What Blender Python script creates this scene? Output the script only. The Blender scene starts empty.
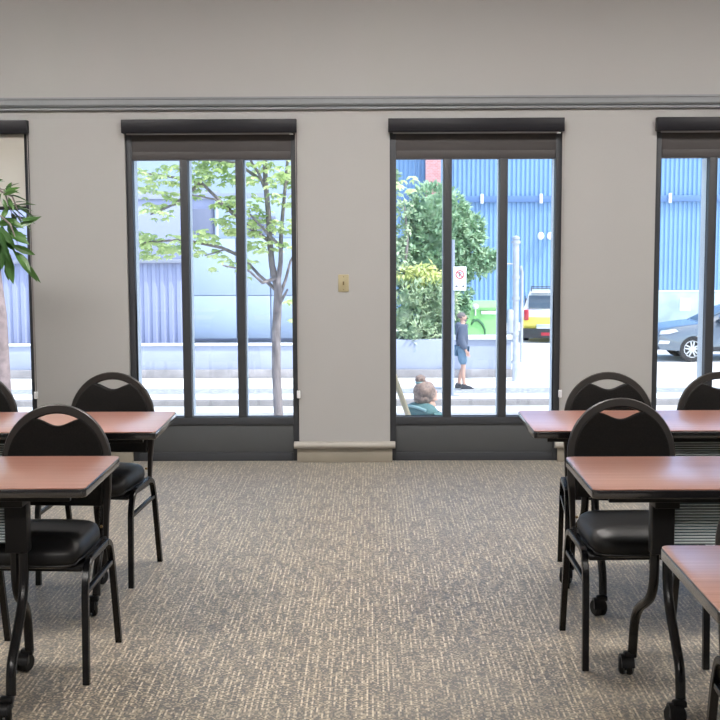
import bpy, bmesh, math, random
from mathutils import Vector, Matrix
random.seed(7)
PI = math.pi
SC = bpy.context.scene
COL = SC.collection

# ------------------------------------------------------------------ materials
def newmat(name):
    m = bpy.data.materials.new(name); m.use_nodes = True
    nt = m.node_tree; b = nt.nodes['Principled BSDF']
    return m, nt, b

def mat(name, col, rough=.5, metal=0., noise=0., nscale=20., spec=.5, bump=0., trans=0., coat=0., stretch=None):
    m, nt, b = newmat(name)
    b.inputs['Base Color'].default_value = (*col, 1)
    b.inputs['Roughness'].default_value = rough
    b.inputs['Metallic'].default_value = metal
    b.inputs['Specular IOR Level'].default_value = spec
    if coat: b.inputs['Coat Weight'].default_value = coat; b.inputs['Coat Roughness'].default_value = .08
    if trans: b.inputs['Transmission Weight'].default_value = trans
    if noise or bump:
        tc = nt.nodes.new('ShaderNodeTexCoord'); mp = nt.nodes.new('ShaderNodeMapping')
        nz = nt.nodes.new('ShaderNodeTexNoise'); nz.inputs['Scale'].default_value = nscale
        nz.inputs['Detail'].default_value = 6
        if stretch: mp.inputs['Scale'].default_value = stretch
        nt.links.new(tc.outputs['Object'], mp.inputs[0]); nt.links.new(mp.outputs[0], nz.inputs['Vector'])
        if noise:
            cr = nt.nodes.new('ShaderNodeValToRGB')
            cr.color_ramp.elements[0].position = .3; cr.color_ramp.elements[1].position = .7
            cr.color_ramp.elements[0].color = (*[c*(1-noise) for c in col], 1)
            cr.color_ramp.elements[1].color = (*[min(1, c*(1+noise)) for c in col], 1)
            nt.links.new(nz.outputs['Fac'], cr.inputs[0]); nt.links.new(cr.outputs[0], b.inputs['Base Color'])
        if bump:
            bp = nt.nodes.new('ShaderNodeBump'); bp.inputs['Strength'].default_value = bump
            bp.inputs['Distance'].default_value = .01
            nt.links.new(nz.outputs['Fac'], bp.inputs['Height']); nt.links.new(bp.outputs[0], b.inputs['Normal'])
    return m

def leafmat(name, c1, c2, rough=.45, trans=.3):
    m, nt, b = newmat(name)
    g = nt.nodes.new('ShaderNodeTexCoord'); nz = nt.nodes.new('ShaderNodeTexNoise')
    nz.inputs['Scale'].default_value = 3.1; nz.inputs['Detail'].default_value = 4
    cr = nt.nodes.new('ShaderNodeValToRGB')
    cr.color_ramp.elements[0].position = .35; cr.color_ramp.elements[1].position = .65
    cr.color_ramp.elements[0].color = (*c1, 1); cr.color_ramp.elements[1].color = (*c2, 1)
    nt.links.new(g.outputs['Object'], nz.inputs['Vector'])
    nt.links.new(nz.outputs['Fac'], cr.inputs[0]); nt.links.new(cr.outputs[0], b.inputs['Base Color'])
    b.inputs['Roughness'].default_value = rough
    tr = nt.nodes.new('ShaderNodeBsdfTranslucent'); nt.links.new(cr.outputs[0], tr.inputs['Color'])
    mx = nt.nodes.new('ShaderNodeMixShader'); mx.inputs[0].default_value = trans
    out = nt.nodes['Material Output']
    nt.links.new(b.outputs[0], mx.inputs[1]); nt.links.new(tr.outputs[0], mx.inputs[2])
    nt.links.new(mx.outputs[0], out.inputs['Surface'])
    return m

def glassmat(name, tint, refl=.06, haze=0.):
    m, nt, b = newmat(name); nt.nodes.remove(b)
    out = nt.nodes['Material Output']
    t = nt.nodes.new('ShaderNodeBsdfTransparent'); t.inputs[0].default_value = (*tint, 1)
    g = nt.nodes.new('ShaderNodeBsdfGlossy'); g.inputs['Roughness'].default_value = .02
    mx = nt.nodes.new('ShaderNodeMixShader'); mx.inputs[0].default_value = refl
    nt.links.new(t.outputs[0], mx.inputs[1]); nt.links.new(g.outputs[0], mx.inputs[2])
    nt.links.new(mx.outputs[0], out.inputs['Surface'])
    return m

def carpet_mat():
    m, nt, b = newmat('woven_carpet')
    N = nt.nodes.new; L = nt.links.new
    def M(op, a, c=None):
        n = N('ShaderNodeMath'); n.operation = op
        for i, v in enumerate((a, c)):
            if v is None: continue
            if isinstance(v, (int, float)): n.inputs[i].default_value = v
            else: L(v, n.inputs[i])
        return n.outputs[0]
    def wn(x, y, off=0.):
        c = N('ShaderNodeCombineXYZ'); L(x, c.inputs[0])
        if y is not None: L(y, c.inputs[1])
        c.inputs[2].default_value = off
        w = N('ShaderNodeTexWhiteNoise'); w.noise_dimensions = '3D'; L(c.outputs[0], w.inputs[0]); return w.outputs['Value']
    tc = N('ShaderNodeTexCoord'); sp = N('ShaderNodeSeparateXYZ')
    nz = N('ShaderNodeTexNoise'); nz.inputs['Scale'].default_value = 60; L(tc.outputs['Object'], nz.inputs['Vector'])
    L(tc.outputs['Object'], sp.inputs[0])
    jit = M('MULTIPLY', M('SUBTRACT', nz.outputs['Fac'], .5), .004)
    x = M('ADD', sp.outputs[0], jit); y = sp.outputs[1]
    cx = M('FLOOR', M('DIVIDE', x, .0060))
    off = wn(cx, None, 3.3)
    cy = M('FLOOR', M('ADD', M('DIVIDE', y, .10), M('MULTIPLY', off, 7.)))
    long_ = wn(cx, cy, 1.)                       # long light yarns running towards the windows
    fy = M('FLOOR', M('DIVIDE', M('ADD', y, jit), .009))
    cx2 = M('FLOOR', M('DIVIDE', x, .0060))
    fine = wn(cx2, fy, 5.)                       # short tweed stitches
    islong = M('MULTIPLY', M('GREATER_THAN', long_, .45), M('LESS_THAN', M('FLOORED_MODULO', cx, 3.), .5))
    v = M('ADD', M('MULTIPLY', fine, .72), M('MULTIPLY', islong, .30))
    v = M('SUBTRACT', v, M('MULTIPLY', M('LESS_THAN', long_, .3), .12))
    cr = N('ShaderNodeValToRGB')
    e = cr.color_ramp.elements
    e[0].position = .0; e[0].color = (.030, .023, .016, 1)
    e[1].position = .9; e[1].color = (.66, .57, .41, 1)
    k = cr.color_ramp.elements.new(.35); k.color = (.150, .110, .064, 1)
    k = cr.color_ramp.elements.new(.6); k.color = (.36, .28, .175, 1)
    L(v, cr.inputs[0]); L(cr.outputs[0], b.inputs['Base Color'])
    b.inputs['Roughness'].default_value = .5
    b.inputs['Specular IOR Level'].default_value = 1.
    b.inputs['Sheen Weight'].default_value = 1.; b.inputs['Sheen Roughness'].default_value = .35; b.inputs['Sheen Tint'].default_value = (.93, .97, 1, 1)
    bp = N('ShaderNodeBump'); bp.inputs['Strength'].default_value = .25; bp.inputs['Distance'].default_value = .004
    L(v, bp.inputs['Height']); L(bp.outputs[0], b.inputs['Normal'])
    return m

def brick_mat():
    m, nt, b = newmat('red_brick')
    tc = nt.nodes.new('ShaderNodeTexCoord'); mp = nt.nodes.new('ShaderNodeMapping')
    mp.inputs['Rotation'].default_value = (PI/2, 0, 0)
    br = nt.nodes.new('ShaderNodeTexBrick')
    br.inputs['Color1'].default_value = (.55, .24, .24, 1); br.inputs['Color2'].default_value = (.66, .34, .34, 1)
    br.inputs['Mortar'].default_value = (.62, .45, .42, 1); br.inputs['Scale'].default_value = 4.
    nt.links.new(tc.outputs['Object'], mp.inputs[0]); nt.links.new(mp.outputs[0], br.inputs['Vector'])
    nt.links.new(br.outputs['Color'], b.inputs['Base Color']); b.inputs['Roughness'].default_value = .85
    return m

def laminate_mat():
    m, nt, b = newmat('cherry_laminate')
    tc = nt.nodes.new('ShaderNodeTexCoord'); mp = nt.nodes.new('ShaderNodeMapping')
    mp.inputs['Scale'].default_value = (1.2, 45, 1)
    nz = nt.nodes.new('ShaderNodeTexNoise'); nz.inputs['Scale'].default_value = 1.5; nz.inputs['Detail'].default_value = 8
    cr = nt.nodes.new('ShaderNodeValToRGB')
    cr.color_ramp.elements[0].position = .3; cr.color_ramp.elements[0].color = (.40, .175, .13, 1)
    cr.color_ramp.elements[1].position = .72; cr.color_ramp.elements[1].color = (.54, .27, .205, 1)
    nt.links.new(tc.outputs['Object'], mp.inputs[0]); nt.links.new(mp.outputs[0], nz.inputs['Vector'])
    nt.links.new(nz.outputs['Fac'], cr.inputs[0]); nt.links.new(cr.outputs[0], b.inputs['Base Color'])
    b.inputs['Roughness'].default_value = .30; b.inputs['Specular IOR Level'].default_value = .6
    b.inputs['Coat Weight'].default_value = .9; b.inputs['Coat Roughness'].default_value = .24
    return m

def shade_mat():
    m, nt, b = newmat('roller_fabric')
    b.inputs['Base Color'].default_value = (.76, .73, .67, 1); b.inputs['Roughness'].default_value = .9
    tr = nt.nodes.new('ShaderNodeBsdfTranslucent'); tr.inputs[0].default_value = (.72, .70, .66, 1)
    mx = nt.nodes.new('ShaderNodeMixShader'); mx.inputs[0].default_value = .45
    out = nt.nodes['Material Output']
    nt.links.new(b.outputs[0], mx.inputs[1]); nt.links.new(tr.outputs[0], mx.inputs[2]); nt.links.new(mx.outputs[0], out.inputs['Surface'])
    return m

def emis(name, col, s):
    m, nt, b = newmat(name)
    b.inputs['Emission Color'].default_value = (*col, 1); b.inputs['Emission Strength'].default_value = s
    b.inputs['Base Color'].default_value = (.8, .8, .8, 1)
    return m

def ribmat():
    m, nt, b = newmat('ribbed_polycarbonate')
    b.inputs['Base Color'].default_value = (.05, .08, .09, 1); b.inputs['Roughness'].default_value = .2
    b2 = nt.nodes.new('ShaderNodeBsdfPrincipled'); b2.inputs['Base Color'].default_value = (.72, .80, .82, 1); b2.inputs['Roughness'].default_value = .15
    t = nt.nodes.new('ShaderNodeBsdfTransparent'); t.inputs[0].default_value = (.85, .93, .95, 1)
    mx = nt.nodes.new('ShaderNodeMixShader'); mx.inputs[0].default_value = .30
    nt.links.new(b2.outputs[0], mx.inputs[1]); nt.links.new(t.outputs[0], mx.inputs[2])
    tc = nt.nodes.new('ShaderNodeTexCoord'); sp = nt.nodes.new('ShaderNodeSeparateXYZ'); nt.links.new(tc.outputs['Object'], sp.inputs[0])
    d = nt.nodes.new('ShaderNodeMath'); d.operation = 'DIVIDE'; d.inputs[1].default_value = .00972; nt.links.new(sp.outputs[2], d.inputs[0])
    f = nt.nodes.new('ShaderNodeMath'); f.operation = 'FRACT'; nt.links.new(d.outputs[0], f.inputs[0])
    g = nt.nodes.new('ShaderNodeMath'); g.operation = 'GREATER_THAN'; g.inputs[1].default_value = .48; nt.links.new(f.outputs[0], g.inputs[0])
    m2 = nt.nodes.new('ShaderNodeMixShader'); nt.links.new(g.outputs[0], m2.inputs[0])
    nt.links.new(b.outputs[0], m2.inputs[1]); nt.links.new(mx.outputs[0], m2.inputs[2]); nt.links.new(m2.outputs[0], nt.nodes['Material Output'].inputs['Surface'])
    return m
M_ = dict(
 wall=mat('warm_grey_paint', (.398, .396, .394), .75, noise=.012, nscale=3, bump=.04, spec=.3),
 rear=mat('reflection_dimming_grey', (.14, .14, .15), .8),  # unseen rear wall, darkened to dim reflections in the black parts
 ceil=mat('ceiling_paint', (.75, .74, .72), .9),
 trimgrey=mat('grey_trim_paint', (.235, .25, .27), .4, noise=.03),
 base=mat('greige_baseboard', (.29, .265, .22), .5, noise=.05, nscale=9),
 cap=mat('greige_cap', (.38, .36, .33), .4, noise=.03),
 carpet=carpet_mat(),
 frame=mat('charcoal_window_metal', (.046, .050, .058), .45, spec=.35, noise=.06, nscale=3),
 bpanel=mat('carpet_lit_frame_metal', (.075, .080, .086), .5, spec=.35),  # frame metal made lighter, bounce from the carpet put into its colour
 header=mat('brown_charcoal_metal', (.062, .057, .058), .5, spec=.35, noise=.05, nscale=3),
 fout=mat('outer_window_metal', (.72, .75, .78), .5),
 bronze=mat('pelmet_metal', (.008, .008, .012), .45, spec=.3),
 hem=mat('hem_bar', (.35, .35, .37), .35, .3),
 seam=mat('dark_seam', (.02, .02, .022), .6),
 glass=glassmat('window_glass', (.93, .965, .985), .05),
 shade=shade_mat(),
 plate=mat('cream_plastic', (.43, .38, .24), .4), toggle=mat('brown_toggle', (.16, .12, .05), .4),
 white=mat('white_plastic', (.75, .77, .8), .4),
 chain=mat('chain', (.35, .33, .32), .4),
 lam=laminate_mat(),
 edge=mat('dark_edge_band', (.010, .010, .012), .16, spec=.9, coat=.8),
 blackm=mat('black_powder_coat', (.006, .006, .007), .4, spec=.25),
 blackgl=mat('black_gloss_tube', (.004, .004, .005), .25, spec=.4),
 fabric=mat('charcoal_fabric', (.010, .0092, .009), .9, noise=.25, nscale=160, bump=.15, spec=.3),
 vinyl=mat('black_vinyl', (.006, .006, .007), .42, noise=.1, nscale=12, bump=.05, spec=.4),
 bframe=mat('brown_black_vinyl', (.022, .018, .016), .38, noise=.08, nscale=12),
 brass=mat('brass_bolt', (.55, .38, .18), .3, .8),
 rubber=mat('black_rubber', (.006, .006, .006), .5, spec=.3),
 panelp=ribmat(),
 pot=mat('ficus_pot', (.12, .09, .07), .5), soil=mat('potting_soil', (.06, .045, .03), .9),
 ficus=leafmat('ficus_leaf', (.03, .095, .022), (.085, .20, .04), .35, .25),
 bark=mat('pale_bark', (.24, .205, .20), .85, noise=.3, nscale=9, bump=.5, stretch=(3, 3, .6)),
 bark2=mat('pink_brown_bark', (.25, .185, .175), .85, noise=.3, nscale=9, bump=.5),
 leaf=leafmat('street_leaf', (.46, .60, .26), (.78, .84, .46), .5, .45),
 leafy=leafmat('yellow_green_leaf', (.50, .60, .22), (.80, .80, .38), .5, .4),
 cedar=leafmat('cedar_leaf', (.22, .38, .22), (.48, .64, .42), .7, .15),
 hedge=leafmat('hedge_leaf', (.20, .32, .18), (.62, .72, .48), .7, .2),
 speck=mat('speckled_paving', (.32, .33, .34), .9, noise=.35, nscale=14),
 side=mat('pale_sidewalk', (.74, .73, .71), .85, noise=.06, nscale=1.2),
 curb=mat('curb_stone', (.25, .23, .22), .85, noise=.15, nscale=4),
 road=mat('pale_asphalt', (.60, .61, .62), .9, noise=.08, nscale=6),
 gutter=mat('gutter_asphalt', (.33, .33, .34), .9, noise=.15, nscale=10),
 conc=mat('blue_grey_concrete', (.34, .37, .46), .85, noise=.08, nscale=1.5),
 conc2=mat('pale_cap_concrete', (.72, .73, .74), .8),
 plinth=mat('stained_plinth', (.30, .28, .28), .9, noise=.25, nscale=2.5),
 pblue=mat('lavender_cladding', (.32, .35, .50), .6),
 pblue2=mat('pale_blue_panel', (.37, .45, .58), .6, noise=.03, nscale=1),
 pwhite=mat('white_cladding', (.48, .55, .66), .6),
 pgrey=mat('grey_soffit', (.25, .27, .33), .6),
 precess=mat('dark_blue_grey', (.17, .19, .27), .6),
 blue=mat('blue_corrugated_steel', (.22, .38, .59), .45, noise=.05, nscale=.7),
 bband=mat('blue_band', (.12, .22, .42), .5),
 green=mat('pale_green_wall', (.42, .52, .52), .8, noise=.2, nscale=1.5),
 paper=mat('white_poster', (.85, .85, .85), .6),
 brick=brick_mat(),
 dump=mat('lime_green_paint', (.30, .66, .24), .5, noise=.06, nscale=2),
 dumpd=mat('dark_green_mark', (.08, .20, .10), .6),
 galv=mat('galvanised_steel', (.48, .50, .54), .45, .3, noise=.15, nscale=5),
 signp=mat('blue_grey_post', (.30, .33, .40), .5),
 red=mat('sign_red', (.55, .06, .07), .5), black=mat('sign_black', (.03, .03, .03), .5),
 carw=mat('white_car_paint', (.75, .75, .76), .25, coat=.6), cary=mat('yellow_car_paint', (.80, .66, .12), .3, coat=.5),
 carb=mat('dark_blue_grey_car_paint', (.10, .13, .165), .18, coat=.9, spec=.7),
 cglass=mat('car_glass', (.05, .075, .10), .08, spec=.8), cblack=mat('car_plastic', (.03, .032, .036), .5),
 tail=mat('tail_lamp_red', (.42, .03, .05), .3), alloy=mat('alloy_wheel', (.62, .64, .67), .3, .6), tyre=mat('tyre', (.025, .025, .027), .8),
 skin=mat('skin', (.55, .33, .25), .6), hood=mat('blue_grey_hoodie', (.11, .13, .18), .9), shorts=mat('denim_shorts', (.16, .25, .34), .9),
 shoe=mat('dark_shoe', (.05, .05, .06), .7), sole=mat('white_sole', (.6, .6, .6), .7), hairg=mat('short_grey_hair', (.16, .14, .14), .8),
 hairb=mat('light_brown_hair', (.27, .185, .15), .6, noise=.5, nscale=40), teal=mat('teal_jacket', (.08, .17, .17), .85), stripe=mat('pale_teal', (.28, .42, .42), .85),
 trouser=mat('dark_trouser', (.05, .05, .07), .9), blond=mat('blond_wood', (.82, .62, .36), .6, noise=.12, nscale=14),
 lamp=mat('white_lamp', (.8, .8, .8), .4), diff=emis('fill_diffuser', (1., .955, .91), 41.),
)

# ------------------------------------------------------------------ mesh helpers
class MB:
    def __init__(s): s.v = []; s.f = []
    def add(s, vs, fs, mtx=None):
        o = len(s.v)
        s.v += [tuple(mtx @ Vector(v)) if mtx else tuple(v) for v in vs]
        s.f += [tuple(i+o for i in f) for f in fs]
        return s
    def frombm(s, bm, mtx=None):
        bm.verts.index_update()
        s.add([v.co.copy() for v in bm.verts], [[v.index for v in f.verts] for f in bm.faces], mtx); bm.free(); return s
    def box(s, x0, x1, y0, y1, z0, z1, bev=0., seg=2, mtx=None):
        bm = bmesh.new(); bmesh.ops.create_cube(bm, size=1)
        for v in bm.verts:
            v.co = Vector(((x0+x1)/2+v.co.x*(x1-x0), (y0+y1)/2+v.co.y*(y1-y0), (z0+z1)/2+v.co.z*(z1-z0)))
        if bev: bmesh.ops.bevel(bm, geom=bm.edges[:], offset=bev, segments=seg, profile=.5, affect='EDGES')
        return s.frombm(bm, mtx)
    def prism(s, pts, axis, a, b, bev=0., mtx=None):
        """extrude a closed 2-D outline along an axis ('x','y','z') from a to b"""
        bm = bmesh.new()
        def P(p, t):
            return {'x': (t, p[0], p[1]), 'y': (p[0], t, p[1]), 'z': (p[0], p[1], t)}[axis]
        A = [bm.verts.new(P(p, a)) for p in pts]; B = [bm.verts.new(P(p, b)) for p in pts]
        n = len(pts)
        fa = bm.faces.new(A); fb = bm.faces.new(B[::-1])
        for i in range(n): bm.faces.new((A[i], B[i], B[(i+1) % n], A[(i+1) % n]))
        bmesh.ops.recalc_face_normals(bm, faces=bm.faces[:])
        if bev:
            ed = [e for e in fa.edges]+[e for e in fb.edges]
            bmesh.ops.bevel(bm, geom=ed, offset=bev, segments=3, profile=.5, affect='EDGES')
        return s.frombm(bm, mtx)
    def tube(s, pts, r, n=10, square=False, cap=True, up=None):
        pts = [Vector(p) for p in pts]
        rs = r if isinstance(r, (list, tuple)) else [r]*len(pts)
        T = []
        for i in range(len(pts)):
            if i == 0: t = pts[1]-pts[0]
            elif i == len(pts)-1: t = pts[-1]-pts[-2]
            else: t = (pts[i+1]-pts[i]).normalized()+(pts[i]-pts[i-1]).normalized()
            T.append(t.normalized())
        u = Vector(up) if up else (Vector((1, 0, 0)) if abs(T[0].x) < .8 else Vector((0, 1, 0)))
        u = (u-T[0]*u.dot(T[0])).normalized()
        vs = []; fs = []
        if square: n = 8
        for i, p in enumerate(pts):
            u = (u-T[i]*u.dot(T[i])).normalized(); w = T[i].cross(u)
            rr = rs[i]; 
            for k in range(n):
                if square:
                    q = rr*.78
                    a, c = [(rr, -q), (rr, q), (q, rr), (-q, rr), (-rr, q), (-rr, -q), (-q, -rr), (q, -rr)][k]
                else:
                    a = rr*math.cos(2*PI*k/n); c = rr*math.sin(2*PI*k/n)
                vs.append(p+u*a+w*c)
        for i in range(len(pts)-1):
            for k in range(n):
                fs.append((i*n+k, i*n+(k+1) % n, (i+1)*n+(k+1) % n, (i+1)*n+k))
        if cap:
            fs.append(tuple(range(n))[::-1]); fs.append(tuple((len(pts)-1)*n+k for k in range(n)))
        return s.add(vs, fs)
    def lathe(s, prof, n=24, mtx=None, cap=True):
        vs = []; fs = []
        for (r, z) in prof:
            for k in range(n): vs.append((r*math.cos(2*PI*k/n), r*math.sin(2*PI*k/n), z))
        for i in range(len(prof)-1):
            for k in range(n): fs.append((i*n+k, i*n+(k+1) % n, (i+1)*n+(k+1) % n, (i+1)*n+k))
        if cap and prof[0][0] > 1e-6: fs.append(tuple(range(n))[::-1])
        if cap and prof[-1][0] > 1e-6: fs.append(tuple((len(prof)-1)*n+k for k in range(n)))
        return s.add(vs, fs, mtx)
    def ball(s, c, r, n=14, jitter=0., seed=0):
        bm = bmesh.new(); bmesh.ops.create_icosphere(bm, subdivisions=3 if n > 10 else 2, radius=1)
        rnd = random.Random(seed)
        rx, ry, rz = r if isinstance(r, (tuple, list)) else (r, r, r)
        for v in bm.verts:
            k = 1+rnd.uniform(-jitter, jitter)
            v.co = Vector((c[0]+v.co.x*rx*k, c[1]+v.co.y*ry*k, c[2]+v.co.z*rz*k))
        return s.frombm(bm)
    def build(s, name, m, parent=None, smooth=True, ang=38, loc=None):
        me = bpy.data.meshes.new(name); me.from_pydata([Vector(v) for v in s.v], [], s.f); me.update()
        bm = bmesh.new(); bm.from_mesh(me)
        bmesh.ops.remove_doubles(bm, verts=bm.verts[:], dist=1e-6) if len(s.v) < 4000 else None
        bm.to_mesh(me); bm.free()
        if smooth:
            me.polygons.foreach_set('use_smooth', [True]*len(me.polygons))
            me.set_sharp_from_angle(angle=math.radians(ang))
        me.materials.append(m)
        o = bpy.data.objects.new(name, me); COL.objects.link(o)
        if parent: o.parent = parent
        if loc: o.location = loc
        return o

def tag(o, label, cat, group=None, kind=None):
    o['label'] = label; o['category'] = cat
    if group: o['group'] = group
    if kind: o['kind'] = kind
    return o
def thing(name, label, cat, loc=(0, 0, 0), rz=0, group=None):
    o = bpy.data.objects.new(name, None); COL.objects.link(o); o.location = loc; o.rotation_euler = (0, 0, rz)
    o.empty_display_size = .1
    return tag(o, label, cat, group)
def struct(o, label=None):
    o['kind'] = 'structure'
    if label: o['label'] = label
    return o
def kids(o): return [c for c in bpy.data.objects if c.parent == o]
def copy_tree(o, parent=None):
    ch = kids(o); c = o.copy(); COL.objects.link(c); c.parent = parent
    for k in ch: copy_tree(k, c)
    return c
def fillet(pts, r, n=5):
    pts = [Vector(p) for p in pts]; out = [pts[0]]
    for i in range(1, len(pts)-1):
        a, p, c = pts[i-1], pts[i], pts[i+1]
        d1 = (a-p); d2 = (c-p); rr = min(r, d1.length*.49, d2.length*.49)
        A = p+d1.normalized()*rr; B = p+d2.normalized()*rr
        for k in range(n+1):
            t = k/n; out.append(A*(1-t)**2+p*2*t*(1-t)+B*t*t)
    out.append(pts[-1]); return out

# ------------------------------------------------------------------ the room
WX0, WX1, YB, ZC = -4.7, 4.9, -10.6, 3.45
WIN = [(-3.33, -2.222), (-1.60, -.478), (.127, 1.252), (1.858, 2.985)]
ZW = 2.252
struct(MB().box(WX0, WX1, YB, .2, -.12, 0).build('floor', M_['carpet']))
struct(MB().box(WX0, WX1, YB, .2, ZC, ZC+.2).build('ceiling', M_['ceil']))
w = MB(); xs = [WX0]+[v for p in WIN for v in p]+[WX1]
w.box(WX0, WX1, 0, .2, ZW, ZC)
for i in range(0, len(xs), 2): w.box(xs[i], xs[i+1], 0, .2, 0, ZW)
struct(w.build('wall_window', M_['wall'], smooth=False))
struct(MB().box(WX0-.15, WX0, YB, .2, -.12, ZC+.2).build('wall_left', M_['wall']))
struct(MB().box(WX1, WX1+.15, YB, .2, -.12, ZC+.2).build('wall_right', M_['wall']))
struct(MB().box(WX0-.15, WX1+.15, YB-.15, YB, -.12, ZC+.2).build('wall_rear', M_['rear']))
struct(MB().box(WX0-.15, WX1+.15, .0, .2, -2.2, -.12).build('wall_foundation', M_['conc']))
# picture rail
prof = [(-.001, 2.312), (-.020, 2.312), (-.026, 2.318), (-.026, 2.326), (-.020, 2.331), (-.014, 2.333), (-.030, 2.339), (-.038, 2.350),
        (-.038, 2.378), (-.044, 2.384), (-.044, 2.395), (-.001, 2.395)]
struct(MB().prism(prof, 'x', WX0+.001, WX1-.001).build('trim_1', M_['trimgrey'], ang=25), 'grey painted picture rail above the windows')
# baseboards between the windows
for i in range(0, len(xs), 2):
    a, b_ = xs[i], xs[i+1]
    if i == 0: a += .002
    if i == 8: b_ -= .002
    e0 = .014 if i > 0 else 0; e1 = .014 if i < 8 else 0
    o = struct(MB().box(a-e0, b_+e1, -.028, -.001, 0, .094, .003).build('baseboard_window_%d' % (i//2+1), M_['base']))
    pr = []
    for k in range(9):
        t = -PI/2+PI*k/8; pr.append((-.034-.020*math.cos(t), .115+.022*math.sin(t)))
    pr = [(-.001, .093)]+pr+[(-.001, .137)]
    MB().prism(pr, 'x', a-(e0+.020 if e0 else 0), b_+(e1+.020 if e1 else 0), bev=0).build('cap_moulding', M_['cap'], o, ang=50)

# ------------------------------------------------------------------ windows
def window(n, x0, x1):
    root = bpy.data.objects.new('window_%d' % n, None); COL.objects.link(root); root.location = ((x0+x1)/2, .03, 0); struct(root)
    root.empty_display_size = .2
    W = x1-x0; h = W/2
    zb, zt = .296, 1.998
    fs, mu = .041, .054
    lw = (W-2*fs-2*mu)/3
    f = MB()
    f.box(-h, -h+fs, 0, .055, 0, ZW, .002); f.box(h-fs, h, 0, .055, 0, ZW, .002)
    f.box(-h+fs, h-fs, 0, .055, zb-.05, zb, .002)
    f.box(-h+fs, h-fs, 0, .055, 0, .055, .002)
    f.build('frame', M_['frame'], root)
    hd = MB().box(-h+fs, h-fs, .006, .055, zt, ZW, .001); hd.box(-h+fs+.004, h-fs-.004, 0, .006, zt, zt+.052, .001)
    hd.build('header_panel', M_['header'], root)
    MB().box(-h+fs, h-fs, .010, .05, .055, zb-.05, .001).build('bottom_panel', M_['bpanel'], root)
    for k in range(2):
        xa = -h+fs+lw+k*(lw+mu)
        MB().box(xa, xa+mu, -.004, .055, zb, zt, .003).build('mullion', M_['frame'], root)
    # outside channels beyond the glass, lighter metal
    o = MB()
    for xa, xb in ((-h, -h+fs-.003), (h-fs+.003, h)): o.box(xa, xb, .062, .20, 0, ZW)
    for k in range(2):
        xa = -h+fs+lw+k*(lw+mu); o.box(xa+.003, xa+mu-.003, .062, .20, zb, zt)
    o.box(-h+fs-.003, h-fs+.003, .062, .20, zt+.004, ZW); o.box(-h+fs-.003, h-fs+.003, .062, .20, 0, zb-.02)
    o.build('outer_channel', M_['fout'], root, smooth=False)
    g = MB()
    for k in range(3):
        xa = -h+fs+k*(lw+mu); g = MB().box(xa-.004, xa+lw+.004, .056, .060, zb-.004, zt+.004)
        g.build('glass_pane', M_['glass'], root, smooth=False)
        s = MB()   # dark gasket round each light
        for (a, b_, c, d) in ((xa, xa+.002, zb, zt), (xa+lw-.002, xa+lw, zb, zt), (xa, xa+lw, zt-.003, zt), (xa, xa+lw, zb, zb+.003)):
            s.box(a, b_, .050, .0558, c, d)
        s.build('gasket', M_['seam'], root, smooth=False)
    return root
for i, (a, b_) in enumerate(WIN): window(i+1, a, b_)

LAB = ['window at the left edge, its cream fabric lowered a quarter of the way', 'window with the street tree outside, rolled fully up',
       'window with the green dumpster outside, rolled fully up', 'rightmost window with the dark car outside, rolled fully up']
LAB = ['roller blind at the left edge, cream fabric partly lowered behind the ficus leaves',
       'dark raised roller blind over the window with the forked street tree outside',
       'dark raised roller blind over the window showing the cedar and walking man',
       'dark raised roller blind over the rightmost window with the dark SUV outside']
for i, (a, b_) in enumerate(WIN):
    t = thing('roller_blind', LAB[i], 'blind', ((a+b_)/2, 0, 0), group='roller blinds over the windows'); h = (b_-a)/2
    MB().box(-h-.010, h+.002, -.052, .024, 2.166, ZW+.001, .003).build('cassette', M_['bronze'], t)
    if i == 0:
        MB().box(-h+.030, h-.030, -.010, -.008, 1.70, 2.17).build('fabric', M_['shade'], t, smooth=False)
        MB().box(-h+.028, h-.028, -.016, -.002, 1.676, 1.70, .004).build('hem_bar', M_['bronze'], t)
    else:
        MB().tube([(-h+.02, -.03, 2.161), (h-.03, -.03, 2.161)], .006, 8).build('hem_bar', M_['hem'], t)
        MB().box(h-.045, h-.02, -.036, -.02, 2.154, 2.160, .001).build('hem_cap', M_['white'], t)
    c = MB()
    c.tube([(h-.006, -.020, 2.17), (h-.004, -.020, .47)], .0022, 6); c.tube([(h+.006, -.020, 2.17), (h-.000, -.020, .47)], .0022, 6)
    c.build('bead_chain', M_['chain'], t)
    MB().box(h-.012, h+.010, -.030, -.003, .43, .48, .004).build('chain_tensioner', M_['white'], t)

t = thing('light_switch', 'cream toggle light switch on the wall between the two middle windows', 'switch', (-.178, 0, 1.19))
MB().box(-.035, .035, -.007, -.0005, -.057, .057, .003).build('plate', M_['plate'], t)
MB().box(-.005, .005, -.020, -.006, -.012, .012, .002).build('toggle', M_['toggle'], t)
for z in (-.042, .042): MB().lathe([(.003, 0), (.003, .0015)], 10, Matrix.Translation((0, -.007, z)) @ Matrix.Rotation(PI/2, 4, 'X')).build('screw', M_['toggle'], t)

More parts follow.
